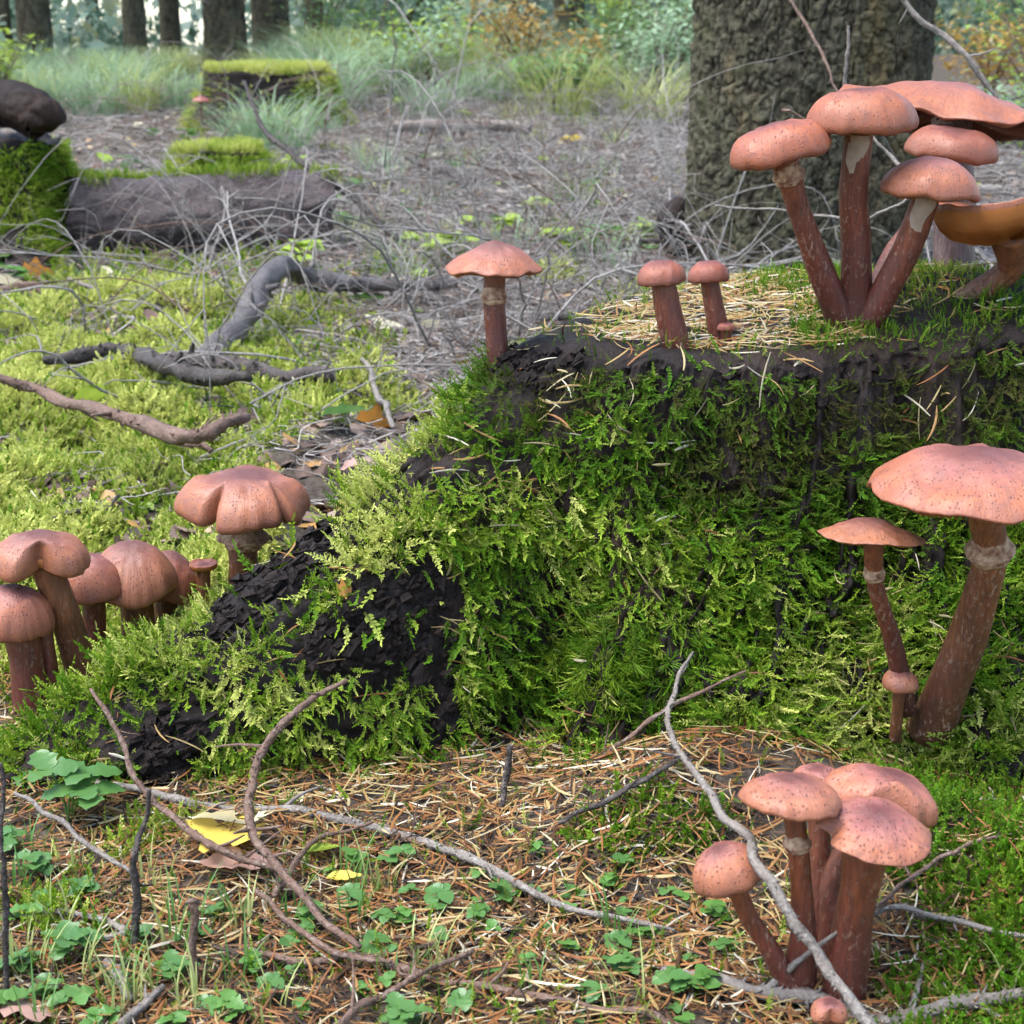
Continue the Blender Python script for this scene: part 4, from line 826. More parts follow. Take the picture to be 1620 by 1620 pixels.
twig('thin forked stick bowing across the twig litter', [(105, 445, 3.3), (190, 470, 3.2), (260, 495, 3.1), (318, 535, 3.0)], [6, 10, 10, 6], TW_GREY, g, 3, seed=47)
twig('dark stick lying on the litter beneath the near trunk', [(850, 505, 2.9), (920, 492, 2.95), (1000, 478, 3.0), (1060, 462, 3.05)], [10, 16, 18, 12], TW_DARK, g, 2, lift=.03, seed=48)
g = 'dead twigs standing before the large conifer trunk'
twig('pale dead twig hanging diagonally beside the large conifer trunk', [(1395, -40, 2.0), (1440, 15, 2.0), (1500, 68, 1.98), (1545, 112, 1.96), (1580, 160, 1.95)], [6, 8, 9, 9, 6], TW_GREY, g, 2, seed=51)
twig('fine dark twig hanging before the large conifer trunk', [(1228, -30, 2.2), (1268, 30, 2.15), (1300, 85, 2.1), (1325, 150, 2.05)], [4, 5, 5, 3], TW_BROWN, g, 1, seed=52)
twig('short upright pale twig behind the flat orange cap', [(1339, 45, 1.6), (1338, 90, 1.6), (1335, 160, 1.6)], [4, 6, 6], TW_GREY, g, 0, seed=53)
twig('fine pale twig running behind the mushroom stems', [(1130, 325, 1.9), (1240, 335, 1.88), (1340, 345, 1.85), (1390, 338, 1.82), (1450, 310, 1.8)], [3, 4, 5, 5, 4], TW_GREY, g, 0, seed=54)
twig('thin pale twig slanting down behind the clustered stems', [(1370, 205, 1.75), (1420, 260, 1.72), (1480, 330, 1.7), (1545, 400, 1.68), (1600, 440, 1.66)], [4, 6, 6, 7, 6], TW_GREY, g, 1, seed=55)
twig('tiny curled twig over the tilted reddish cap', [(1236, 176, 1.36), (1252, 178, 1.36), (1275, 192, 1.36)], [6, 4, 3], TW_BROWN, g, 0, seed=56)

TW_PALE = m_twig('twig_pale', (.17, .145, .125), (.33, .30, .27), (.50, .47, .43))
# dead twigs of the middle distance, one object each
TV = []
for i in range(26):
    r = np.random.default_rng(600+i); L = r.uniform(.35, .95); mb = MB(); up = r.uniform(.02, .30)*L if i % 3 else r.uniform(.3, .75)*L
    pts = np.array([[0, 0, 0], [.33*L, 0, up*.7], [.7*L, 0, up], [L, 0, up*r.uniform(.0, 1.1)]]) + r.normal(0, .06, (4, 3))*L; pts[:, 2] = np.maximum(pts[:, 2], .004)
    r0 = r.uniform(.0020, .0046); cl = tube(mb, pts, [r0, r0*.8, r0*.55, r0*.25], 16, 5, 1.5, .2, i)
    for k in range(r.integers(2, 6)):
        j = r.integers(3, 14); dv = r.normal(0, .6, 3) + (cl[j+1]-cl[j-1])/np.linalg.norm(cl[j+1]-cl[j-1]); dv /= np.linalg.norm(dv); l = L*r.uniform(.1, .32)
        tube(mb, [cl[j], cl[j]+dv*l*.5+r.normal(0, .02, 3), cl[j]+dv*l], [r0*.55, r0*.4, r0*.18], 6, 4)
    TV.append([mb.mesh('twig', m_) for m_ in (TW_PALE, TW_BROWN)][i % 4 == 0])
MARKS = [(-1.15, 4.5, 'beside the leaning slab stump'), (-.95, 4.3, 'against the end of the grey log'), (-.6, 4.3, 'before the middle of the grey log'), (-1.1, 6.1, 'beside the low flat mossy stump'), (-1.2, 8.3, 'before the large distant stump'), (-.45, 2.9, 'around the bent grey branch'), (-.1, 3.1, 'beyond the tip of the bent grey branch'), (.35, 3.4, 'at the foot of the near conifer trunk'), (.2, 2.6, 'behind the single mushroom of the stump corner'), (-.3, 7.4, 'around the weathered pole'), (.3, 7.6, 'between the weathered pole and the bracken'), (-.2, 5.2, 'in the middle of the open litter'), (.3, 5.2, 'in the open litter beside the near trunk'), (-.6, 2.2, 'on the moss carpet'), (-.2, 2.2, 'behind the mossy root'), (1.2, 5, 'beyond the near conifer trunk'), (-.25, 4.1, 'off the round end of the grey log'), (-.6, 6.8, 'before the dark grass tussock')]
def near(x, y): return min(MARKS, key=lambda q: math.hypot(q[0]-x, (q[1]-y)*.6))[2]
rg = np.random.default_rng(77); cnt = 0
while cnt < 290:
    d = 2.0*(8.5/2.0)**rg.random(); px_ = rg.uniform(120, 1180) if rg.random() < .85 else rg.uniform(-60, 1660); x_ = (px_-810)/F*d*1.02
    if x_ > -.12 and d < 2.3: continue
    if d < 2.9 and px_ < 330 and rg.random() < .8: continue
    if 3.3 < d < 7.5 and px_ < 580 and rg.random() < .7: continue
    k = rg.integers(0, 26); o = link('dead_twig', TV[k]); o.location = (x_, d, g1(x_, d)+.004); s = rg.uniform(.5, 1.05)*(.62+.09*d)
    o.scale = (s,)*3; o.rotation_euler = (rg.normal(0, .12), rg.normal(0, .12), rg.uniform(0, 2*PI))
    tag(o, '%s %s dead twig %s' % ('brown' if k % 4 == 0 else 'grey', 'raised arching' if k % 3 == 0 else 'low sprawling', near(x_, d)), 'twig', 'dead twigs sprawled over the forest floor'); cnt += 1

N_ = 2000; d = 2.3*(10/2.3)**R.random(N_); pxx = R.uniform(60, 1200, N_); x = (pxx-810)/F*d*1.02; keep = ((d > 3.0) | (pxx > 420)) & ~((x > -.15) & (d < 2.4)) & ~((pxx < 600) & (d < 8) & (R.random(N_) < .72)); x, d = x[keep], d[keep]; N_ = len(x)
scatter('brushwood', TV, np.stack([x, d, gz(x, d)+.003], 1), np.stack([R.normal(0, .15, N_), R.normal(0, .15, N_), R.uniform(0, 6.28, N_)], 1), R.uniform(.2, .62, N_)*(.5+.08*d), R.integers(0, 26, N_), R.random(N_), label='tangle of thin dead brushwood covering the open forest floor', cat='brushwood')
N_ = 260; d = 3.2*(10/3.2)**R.random(N_); pxx = R.uniform(520, 1150, N_); x = (pxx-810)/F*d*1.02
scatter('standing_brushwood', TV, np.stack([x, d, gz(x, d)-.01], 1), np.stack([R.normal(0, .3, N_), R.uniform(-1.5, -.6, N_), R.uniform(0, 6.28, N_)], 1), R.uniform(.25, .7, N_)*(.5+.08*d), R.integers(0, 26, N_), R.random(N_), label='thin dead stalks standing up from the open forest floor', cat='brushwood')
# log with mossy back
La, Lb = np.array(P(118, 350, 4.0)), np.array(P(528, 336, 4.12)); La[2] = g1(La[0], La[1])+.085; Lb[2] = g1(Lb[0], Lb[1])+.09
log = thing('log', ((La+Lb)/2) - [0, 0, .08], 'dark barked fallen log with a mossy back lying beside the leaning slab stump', 'log')
lo = np.array(log.location); nl, ns = 90, 72; t = np.linspace(0, 1, nl)[:, None]; a = np.linspace(0, 2*PI, ns, endpoint=False)[None]
ax = unit((Lb-La)[None])[0]; sdv = unit(np.cross(ax, [0, 0, 1.])[None])[0]; upv = np.cross(sdv, ax)
rl = .100*(1+.05*noise(t*4, 0, 3.3)) + .012*fbm(np.cos(a)*2.2+0*t, np.sin(a)*2.2+0*t, t*7, 3) + .008*np.abs(noise(np.cos(a)*6, np.sin(a)*6, t*22))
tt = t + .03*noise(np.cos(a)*2, np.sin(a)*2, 1.1)*(np.abs(t-.5)*2)**6
LV = La + tt[..., None]*(Lb-La) + rl[..., None]*(np.cos(a)[..., None]*sdv + np.sin(a)[..., None]*upv)
LV = LV.reshape(-1, 3); LF = gridfaces(nl, ns)
q = NT('log_bark'); aa = q.tex(14, 6, .65, stretch=(.5, 1, 1)); bb = q.tex(70, 5, .7)
q.bs(color=q.mix(q.ramp(aa, [(.3, 0), (.7, 1)]), (.020, .011, .010), q.mix(bb, (.062, .036, .034), (.12, .085, .08))), rough=q.ramp(aa, [(.35, .7), (.6, .22)]), spec=.6, normal=q.bump(q.math('ADD', aa, bb), 1., .012)); LOGB = q.m
obj('bark', LV-lo, LF, LOGB, log)
for k, (ce, s, row) in enumerate(((La, -1, 0), (Lb, 1, nl-1))):
    ring = LV[row*ns:(row+1)*ns]; cen = ring.mean(0) - ax*s*.03
    v = np.vstack([ring, cen + (ring-cen)*.6 - ax*s*.012*R.random((ns, 1)), [cen]]) - lo
    f = gridfaces(2, ns).tolist() + [[ns+i, ns+(i+1) % ns, 2*ns] for i in range(ns)]
    obj('cut_end', v, f, DEAD, log)
nrm = (np.cos(a)[..., None]*sdv + np.sin(a)[..., None]*upv + 0*t[..., None]).reshape(-1, 3)
k = R.choice(len(LV), 12000); mm = fbm(LV[k, 0]*7, LV[k, 1]*7, LV[k, 2]*4, 3); ok = nrm[k, 2] + .35*mm + .5*(nrm[k, 1] > .25) > .92+.1*R.random(12000); k = k[ok]
scatter('moss', SPRIGS, LV[k]+R.normal(0, .004, (len(k), 3)), eul(unit(nrm[k]+R.normal(0, .5, (len(k), 3))), nrm[k]+R.normal(0, .4, (len(k), 3))), R.uniform(.7, 1.3, len(k)), R.integers(0, 6, len(k)), np.clip(.82+R.normal(0, .1, len(k)), 0, 1), log)

def small_stump(label, cx, d, r, h, flare, seed, mossfun, tint, n=6000, scale=1.3, base=None, sx=1.0):
    x_ = (cx-810)/F*d*1.01; z0 = g1(x_, d); t = thing('tree_stump', (x_, d, z0), label, 'tree stump', 'mossy stumps in the background')
    th_ = np.linspace(0, 2*PI, 90, endpoint=False); rows = []
    rt_ = r*(1+.07*noise(np.cos(th_)*2, np.sin(th_)*2, seed)+.03*noise(np.cos(th_)*8, np.sin(th_)*8, seed))
    for s_ in np.linspace(0, 1, 8): rows.append(np.stack([sx*rt_*s_*np.cos(th_), rt_*s_*np.sin(th_), h+.012*fbm(np.cos(th_)*s_*3, np.sin(th_)*s_*3, seed, 3)], 1))
    for s_ in np.linspace(.04, 1.08, 40):
        z = h*(1-s_); rr_ = rt_ + flare*s_**2.2*(1+.7*np.cos(th_*4+seed)) + .012*fbm(np.cos(th_)*5, np.sin(th_)*5, z*9+seed, 3)
        rows.append(np.stack([sx*rr_*np.cos(th_), rr_*np.sin(th_), np.full(90, z)], 1))
    V_ = np.vstack(rows); F_ = gridfaces(len(rows), 90)[:, ::-1]
    obj('wood', V_, F_, DEAD, t)
    p, n_ = sample_mesh(V_, F_, n, lambda c, q: np.where(q[:, 1] < .5, 1., .1)); keep = mossfun(p, n_); p, n_ = p[keep], n_[keep]
    dv = unit(n_*.7 + np.array([0, 0, -.5])*(1-np.clip(n_[:, 2:], 0, 1)) + R.normal(0, .4, p.shape)); pn = fbm(p[:, 0]*12, p[:, 1]*12, p[:, 2]*12, 2)
    scatter('moss', SPRIGS, p + np.array(t.location), eul(dv, n_+R.normal(0, .3, p.shape)), R.uniform(.7, 1.2, len(p))*scale, R.integers(0, 6, len(p)), np.clip(tint + .1*pn + R.normal(0, .06, len(p)) + .12*np.clip(n_[:, 2], 0, 1), 0, 1), t)
    return t
ls = small_stump('mossy stump carrying a dark leaning slab of wood beside the log', 22, 4.0, .155, .29, .13, 5, lambda p, n: (n[:, 2] < .7) & (p[:, 2] < .29 + .02*noise(p[:, 0]*20, p[:, 1]*20)) & ((p[:, 0] > .03) | (p[:, 2] < .13) | (R.random(len(p)) < .12)), .78, 14000)
small_stump('low flat stump wholly covered in yellow-green moss behind the log', 360, 6.1, .17, .11, .02, 9, lambda p, n: np.ones(len(p), bool), .84, 4500, 1.8)
small_stump('large distant stump with a bright mossy top and dark side behind the grass tussock', 440, 8.6, .33, .27, .06, 12, lambda p, n: (n[:, 2] > .4) | (p[:, 0] > .18) | (R.random(len(p)) < .06), .88, 8000, 2.3)
# the dark slab that leans on the left stump
a0, a1 = np.array(P(-90, 205, 3.98)), np.array(P(72, 205, 3.86)); sl_ = thing('wood_slab', (a0+a1)/2, 'thick dark slab of rotten wood leaning on top of the mossy stump', 'wood slab')
mb = MB(); tube(mb, np.array([a0, np.array(P(-60, 158, 3.95)), np.array(P(-5, 150, 3.92)), np.array(P(42, 168, 3.88)), np.array(P(66, 188, 3.86)), a1])-np.array(sl_.location), [.046, .052, .054, .056, .056, .040], 110, 70, .4, .3, 9, rough=.10); SLABW = m_deadwood('slab_wood', .5); SLABW.node_tree.nodes['Principled BSDF'].inputs['Specular IOR Level'].default_value = .1; mb.obj('core', SLABW, sl_)

# ------------------------------------------------------------------ herbs, leaves, grass, shrubs
def leaf_poly(kind, L, r):
    t = np.linspace(0, 1, 13)
    if kind == 'round': wd = .48*np.sin(PI*t**.75)**.6
    elif kind == 'lobed': wd = .44*np.sin(PI*t**.8)**.7*(1+.17*np.sin(t*17))
    elif kind == 'maple': wd = .55*np.sin(PI*t**.7)**.7*(1+.38*np.sin(t*15+1))
    else: wd = .26*np.sin(PI*t**.8)
    wd[0] = .02; wd[-1] = 0
    return t*L, wd*L
def leaf(mb, base, d, up, L, kind, r, cup=.15, droop=.2):
    d = d/np.linalg.norm(d); s = np.cross(up, d); s /= np.linalg.norm(s); u = np.cross(d, s); x_, wd = leaf_poly(kind, L, r)
    v = []
    for i in range(13):
        c = base + d*x_[i] - u*droop*L*(x_[i]/L)**2
        k1, k2 = r.normal(0, .022, 2)*L
        v += [c + s*wd[i] + u*(cup*wd[i]+k1), c, c - s*wd[i] + u*(cup*wd[i]+k2)]
    mb.add(v, gridfaces(13, 3, False))
def herb(seed, kind, H, L, nst, nlf, mat):
    """returns a list of (part name, mesh) of a small plant"""
    r = np.random.default_rng(seed); parts = []
    for k in range(nst):
        a = r.uniform(0, 2*PI); h = H*r.uniform(.6, 1.15); sp_ = r.uniform(.15, .6)*H
        tip_ = np.array([math.cos(a)*sp_, math.sin(a)*sp_, h]); b0 = r.normal(0, .003, 3)*[1, 1, 0]
        mb = MB(); tube(mb, [b0-[0, 0, .006], b0+tip_*[.3, .3, .6], b0+tip_], [.0008, .0007, .0006], 7, 5); parts.append(('stem', mb.mesh('stem', LEAF_G)))
        a0 = r.uniform(0, 2*PI)
        for j in range(nlf):
            an = a0 + 2*PI*j/nlf + r.normal(0, .2); mb = MB(); el = r.uniform(-.1, .35); dd = np.array([math.cos(an)*math.cos(el), math.sin(an)*math.cos(el), math.sin(el)])
            leaf(mb, b0+tip_, dd, np.array([0, 0, 1.])+r.normal(0, .15, 3), L*r.uniform(.75, 1.2), kind, r, r.uniform(.0, .35), r.uniform(0, .35)); parts.append(('leaf', mb.mesh('leaf', mat)))
    return parts
def put(name, parts, loc, rz, s, label, cat, group):
    t = thing(name, loc, label, cat, group); t.rotation_euler[2] = rz; t.scale = (s,)*3
    for nm, me in parts: link(nm, me, t)
    return t
H1 = [herb(700+i, 'round', .016, .011, 1+i % 3, 3, (LEAF_B, LEAF_G)[i % 2]) for i in range(7)]
H2 = [herb(720+i, 'lobed', .034, .026, 2+i % 3, 3, (LEAF_B, LEAF_G)[i % 2]) for i in range(5)]
FM = [(380, 1460, 'below the pinkish brown leaf'), (560, 1360, 'beside the bright green oval leaf'), (680, 1350, 'behind the grey lichened twig'), (700, 1450, 'in front of the grey lichened twig'), (800, 1410, 'touching the grey lichened twig'), (880, 1340, 'behind the thin end of the lichened twig'), (900, 1480, 'between the lichened twig and the reddish twig'), (1020, 1440, 'before the moss cushion'), (1100, 1540, 'beside the thick grey branch'), (930, 1580, 'along the end of the reddish twig'), (700, 1590, 'in front of the reddish twig'), (600, 1540, 'by the crossing of two brown twigs'), (480, 1500, 'at the start of the reddish twig'), (450, 1580, 'between the broken stalk and the crossing twigs'), (40, 1260, 'behind the taller three-lobed herb'), (20, 1350, 'beside the dark upright stalk'), (90, 1420, 'by the grey looping twig'), (60, 1560, 'before the grey looping twig'), (150, 1600, 'beside the stubby grey twig'), (280, 1560, 'at the short broken stalk'), (240, 1470, 'at the dark kinked twig'), (360, 1610, 'before the short broken stalk'), (1130, 1500, 'beside the helmet capped mushroom')]
def fore(a, b): return min(FM, key=lambda q: math.hypot(q[0]-a, q[1]-b))[2]
rg = np.random.default_rng(5)
gh = 'small round leaved plants among the needles'
spots = [(330, 1462), (560, 1352), (640, 1350), (650, 1402), (690, 1425), (755, 1416), (800, 1410), (850, 1408), (880, 1450), (900, 1490), (1000, 1440), (1030, 1470), (930, 1560), (680, 1490), (590, 1500), (620, 1560), (480, 1490), (860, 1335), (1080, 1510), (1110, 1555), (720, 1590), (650, 1600), (1060, 1590), (545, 1420), (520, 1370), (430, 1560), (960, 1390), (1040, 1400), (1000, 1530), (820, 1520), (780, 1470), (480, 1580), (900, 1610), (760, 1380), (620, 1450), (1140, 1500)]
spots += [(int(a_), int(b_)) for a_, b_ in zip(rg.uniform(20, 1120, 34), rg.uniform(1360, 1600, 34))]
for i, (a, b) in enumerate(spots):
    h = hit(a + rg.normal(0, 6), b + 22); k = rg.integers(0, 7)
    put('clover_plant', H1[k], h, rg.uniform(0, 6.28), rg.uniform(.5, .9), 'small %s clover-like plant of %s %s' % (('bluish', 'green')[k % 2], ('one stalk', 'two stalks', 'three stalks')[k % 3], fore(a, b)), 'plant', gh)
gh = 'small lobed leaved plants on the needle bed'
for i, (a, b, s) in enumerate([(40, 1240, 1.0), (10, 1330, 1.1), (60, 1370, .9), (35, 1440, 1.0), (95, 1500, .9), (60, 1560, 1.0), (120, 1580, .8), (130, 1400, .8), (280, 1540, 1.0), (262, 1610, .9), (350, 1610, .9), (420, 1520, .7), (0, 1600, .9), (235, 1480, .6), (1070, 1560, .8), (640, 1620, .9), (170, 1630, .9), (1085, 1620, .7)]):
    h = hit(max(a, 2), min(b+20, 1640)); k = rg.integers(0, 5)
    put('lobed_herb', H2[k], h, rg.uniform(0, 6.28), s*rg.uniform(.38, .62), 'low %s herb with glossy lobed leaves %s' % (('bluish', 'green')[k % 2], fore(a, b)), 'plant', gh)
h = hit(110, 1300); put('lobed_herb', herb(760, 'lobed', .044, .022, 4, 3, LEAF_B), h, .6, 1.0, 'taller herb with large glossy three-lobed leaves beside the bare root tip', 'plant', None)
# grass blades in the foreground
def blades(seed, n, H, spread, wd, mat, lean=.5, name='blades'):
    r = np.random.default_rng(seed); mb = MB()
    for i in range(n):
        a = r.uniform(0, 2*PI); b = np.array([math.cos(a), math.sin(a), 0])*spread*math.sqrt(r.random()); h = H*r.uniform(.5, 1.15); a2 = a + r.normal(0, .7); l = h*lean*r.uniform(.2, 1.3)
        t = np.linspace(0, 1, 6)[:, None]; o_ = np.array([math.cos(a2), math.sin(a2), 0]); s = np.array([-o_[1], o_[0], 0])*wd*r.uniform(.6, 1.2)
        c = b + o_*l*t**2 + np.array([0, 0, 1.])*h*(t - .35*lean*t**2.5); wv = (1-t**2)*.9+.1*(1-t)
        v = np.hstack([c-s*wv, c+o_*wd*.3*wv, c+s*wv]).reshape(-1, 3); mb.add(v, gridfaces(6, 3, False))
    return mb.mesh(name, mat)
GRASS = m_leaf('grass_blue_green', (.14, .25, .12), (.32, .42, .24), .4, .4); GRASSY = m_leaf('grass_yellow_green', (.24, .31, .06), (.44, .46, .18), .5, .35)  # grass greens lightened, bright hazy distance put into the colour
for i, (a, b) in enumerate([(150, 1420), (90, 1470), (270, 1500), (330, 1570), (30, 1400), (120, 1540), (180, 1500), (250, 1560), (380, 1540), (430, 1600), (300, 1450), (20, 1520), (460, 1450), (700, 1520), (850, 1560), (1000, 1590), (560, 1450), (600, 1400), (980, 1480), (200, 1600), (60, 1620), (1600, 1560)] + [(int(a_), int(b_)) for a_, b_ in zip(rg.uniform(0, 700, 16), rg.uniform(1340, 1600, 16))]):
    h = hit(a, b+15); o = link('grass_tuft', blades(800+i, 9, .045, .012, .0009, (LEAF_G, GRASSY)[i % 2], .5), None, h)
    tag(o, 'few short green grass blades sprouting between the fallen needles', 'grass', 'grass sprouts among the needles')
# fallen leaves
def fallen(label, a, b, L, kind, mat, rz, tilt, lift=.008, seed=0, name='fallen_leaf'):
    r = np.random.default_rng(seed); mb = MB(); h = np.array(hit(a, b)) + [0, 0, lift]
    leaf(mb, np.array([-L*.5, 0, 0]), np.array([1., 0, 0]), np.array([0, 0, 1.]), L, kind, r, r.uniform(-.2, .4), r.uniform(-.3, .35))
    o = thing(name, h, label, 'leaf', None); o.rotation_euler = (tilt[0], tilt[1], rz)
    b_ = mb.obj('blade', mat, o); st_ = MB(); tube(st_, [[-L*.5, 0, 0], [-L*.68, .01*L, .03*L], [-L*.85, .05*L, .0]], [L*.012, L*.01, L*.008], 6, 4); st_.obj('stalk', TW_BROWN, o)
fallen('cream coloured upturned fallen leaf with a yellow fold near the curving brown twig', 352, 1322, .042, 'maple', LEAF_P, .5, (-.5, .1), .016, 1)
fallen('yellow fallen leaf lying under the cream leaf', 352, 1338, .052, 'maple', LEAF_Y, 2.9, (.15, .05), .010, 2)
fallen('white curled fallen leaf touching the curving brown twig', 402, 1330, .026, 'maple', LEAF_P, 1.2, (-.7, .2), .014, 3)
fallen('pinkish brown fallen leaf lying flat below the yellow leaf', 380, 1388, .050, 'other', LEAF_BR, .1, (.1, .05), .010, 4)
fallen('orange fallen leaf behind the mossy root', 592, 690, .055, 'maple', LEAF_O, .4, (-.7, .1), .02, 5)
fallen('pale green leaf lying on the moss carpet beside the brown branch', 145, 662, .055, 'round', LEAF_L, 1.0, (-.7, .3), .03, 6)
fallen('whitish leaf scrap on the moss carpet', 82, 752, .040, 'maple', LEAF_P, .2, (-.2, 0), .022, 7)
fallen('purplish curled leaf at the edge of the needle bed', 66, 1612, .045, 'maple', LEAF_BR, .3, (-.3, 0), .012, 8)
fallen('bright green oval leaf near the grey lichened twig', 512, 1372, .022, 'round', LEAF_L, .3, (-.3, .1), .012, 9)
fallen('yellow leaf sliver near the small clover-like plants', 545, 1412, .024, 'other', LEAF_Y, .1, (0, .1), .010, 10)
fallen('yellow leaf lying on the twig litter near the far grass', 905, 228, .11, 'maple', LEAF_Y, .3, (-.4, 0), .03, 11)
fallen('orange leaf on the ground before the far mossy stump', 62, 446, .07, 'maple', LEAF_O, .3, (-.8, 0), .03, 12)
fallen('cream leaf lying before the brown stick', 25, 470, .08, 'round', LEAF_P, .1, (-.4, 0), .03, 13)
fallen('pale blue-green leaf lying behind the mossy root', 545, 684, .060, 'round', LEAF_B, .2, (-.3, 0), .025, 14)
fallen('brown curled leaf behind the mossy stump', 545, 762, .045, 'other', LEAF_BR, 2.4, (-.4, .2), .02, 15)
fallen('tiny orange-red leaf on the bare dark wood of the root', 545, 940, .012, 'maple', LEAF_O, .4, (.9, 0), .004, 16)
rgf = np.random.default_rng(91)
for i in range(80):
    a, b = rgf.uniform(0, 1080), rgf.uniform(200, 540); k = rgf.integers(0, 4)
    if hit(a, b).y < 2: continue
    fallen('%s leaf lying loose %s' % (['small brown', 'small pale', 'small green', 'small yellow-green'][k], near(hit(a, b).x, hit(a, b).y)), a, b, .035+.05*rgf.random(), ['round', 'maple', 'other'][i % 3], [LEAF_BR, LEAF_P, LEAF_G, LEAF_L][k], rgf.uniform(0, 6.28), (rgf.normal(-.3, .3), rgf.normal(0, .3)), .02, 100+i, 'fallen_leaf')
for o in [o for o in COL.objects if o.get('category') == 'leaf' and 'lying loose' in o['label']]: o['group'] = 'loose leaves on the open forest floor'
# seedlings in the middle distance
SD = [herb(780+i, 'round', .05, .045, 3, 3, (LEAF_G, LEAF_L)[i % 2]) for i in range(4)]
for i in range(34):
    a, b = rgf.uniform(330, 1080) if i % 4 else rgf.uniform(0, 330), rgf.uniform(170, 470); h = hit(a, b)
    if h.y < 2: continue
    put('leafy_seedling', SD[i % 4], h, rgf.uniform(0, 6), rgf.uniform(.7, 1.3), 'small %s seedling %s' % (('dark green', 'lime green')[i % 2], near(h.x, h.y)), 'plant', 'seedlings among the twig litter')
FT = [blades(870+i, 26, .16, .07, .0022, (GRASSY, LEAF_G, GRASS)[i % 3], .9, 'grass_tuft') for i in range(3)]
for i in range(44):
    a, b = rgf.uniform(300, 1080), rgf.uniform(175, 460); h = hit(a, b)
    if h.y < 2: continue
    o = link('grass_tuft', FT[i % 3], None, h); s = rgf.uniform(.5, 1.2); o.scale = (s,)*3; o.rotation_euler[2] = rgf.uniform(0, 6)
    tag(o, 'thin %s grass tuft %s' % (('yellow-green', 'dark green', 'blue-green')[i % 3], near(h.x, h.y)), 'grass', 'thin grass tufts in the open litter')
# tussocks and shrubs behind the clearing
TS = [blades(820+i, 150, .5, .17, .0042, (GRASS, GRASS, GRASSY)[i % 3], 1.1, 'grass_tussock') for i in range(6)]
BM = [(560, 9, 'near the twin trunks'), (620, 11, 'beside the small pale shrub'), (690, 11, 'around the yellow-green shrub of the weedy bank'), (740, 12.5, 'by the pale leafy shrub'), (700, 9, 'behind the weathered pole'), (830, 10, 'before the orange-brown bracken'), (900, 9.3, 'beside the low green shrub'), (960, 11.5, 'by the dark green shrub below the bracken'), (1030, 10, 'beside the near conifer trunk'), (800, 13, 'behind the bracken'), (60, 12, 'behind the bright lime shrub'), (170, 12, 'behind the blue-green tussock row'), (240, 12.5, 'between the slim trunks'), (350, 12, 'behind the large distant stump'), (430, 13, 'at the foot of the twin trunks'), (500, 11.5, 'beside the large distant stump'), (0, 12, 'beyond the leaning slab stump'), (580, 13, 'in the shade under the far trunks')]
def bank(px_, d): return min(BM, key=lambda q: math.hypot((q[0]-px_)/60, q[1]-d))[2]
def tuss(px_, py_, d, s, k, label, group='grass tussocks at the back of the clearing'):
    x_ = (px_-810)/F*d*1.01; o = link('grass_tussock', TS[k], None, (x_, d, g1(x_, d)-.01)); o.scale = (s*1.15, s, s); o.rotation_euler[2] = rgf.uniform(0, 6); tag(o, label, 'grass', group)
tuss(450, 255, 7.2, .95, 0, 'dark blue-green grass tussock in front of the large distant stump'); tuss(410, 255, 7.4, .7, 1, 'small blue-green grass tussock beside the large distant stump')
for i, (a, d, s) in enumerate([(130, 9.6, .8), (180, 9.2, .9), (235, 9.4, .9), (285, 9.6, .8), (330, 10, .7), (95, 10, .7), (160, 10.4, .9), (220, 10.6, .9)]):
    tuss(a, 0, d, s, i % 3, 'pale blue-green tussock in the grassy row beyond the log and low stumps')
for i in range(46):
    a = rgf.uniform(500, 1080); d = rgf.uniform(8.8, 13.5); s, k = rgf.uniform(.6, 1.25), rgf.integers(0, 6); tuss(a, 0, d, s, k, '%s %s grass tussock %s' % ('tall' if s > .93 else 'low', 'yellow-green' if k % 3 == 2 else 'blue-green', bank(a, d)))
for i in range(26):
    a = rgf.uniform(-40, 520); d = rgf.uniform(11, 14); s, k = rgf.uniform(.5, .9), rgf.integers(0, 6); tuss(a, 0, d, s, k, '%s %s grass tussock %s' % ('middling' if s > .7 else 'small', 'yellow-green' if k % 3 == 2 else 'blue-green', bank(a, d)))
for i in range(22):
    a = rgf.uniform(-620, -40); d = rgf.uniform(8.5, 13.5); s, k = rgf.uniform(.5, .9), rgf.integers(0, 6); tuss(a, 0, d, s, k, '%s %s grass tussock on the bank aside of the leaning slab stump' % ('middling' if s > .7 else 'small', 'yellow-green' if k % 3 == 2 else 'blue-green'))
def shrub_mesh(seed, W, Hh, n, L, mats, kind='round'):
    r = np.random.default_rng(seed); parts = []; mb = MB()
    stems = []
    for k in range(9):
        a = r.uniform(0, 2*PI); q = r.uniform(.2, 1)*W*.5; tp = np.array([math.cos(a)*q, math.sin(a)*q, Hh*r.uniform(.6, 1)]); pts = np.array([[0, 0, 0], tp*[.4, .4, .6], tp]); tube(mb, pts, [.008, .005, .002], 8, 5); stems.append(catmull(pts, 12))
    parts.append(('stems', mb.mesh('stems', TW_BROWN))); mb = MB()
    for i in range(n):
        s = stems[r.integers(0, 9)]; c = s[r.integers(3, 12)] + r.normal(0, .12, 3)*[W, W, Hh*.8]; c[2] = max(.02, c[2]); a = r.uniform(0, 2*PI); d_ = np.array([math.cos(a), math.sin(a), r.normal(0, .35)]); d_ /= np.linalg.norm(d_); sd_ = np.cross(d_, [0, 0, 1.]); l = L*r.uniform(.6, 1.2)
        m_ = c + d_*l*.5; mb.add([c, m_+sd_*l*.28+[0, 0, .1*l], c+d_*l, m_-sd_*l*.28+[0, 0, .1*l]], [[0, 1, 2], [0, 2, 3]])
    parts.append(('foliage', mb.mesh('foliage', mats, smooth=False))); return parts
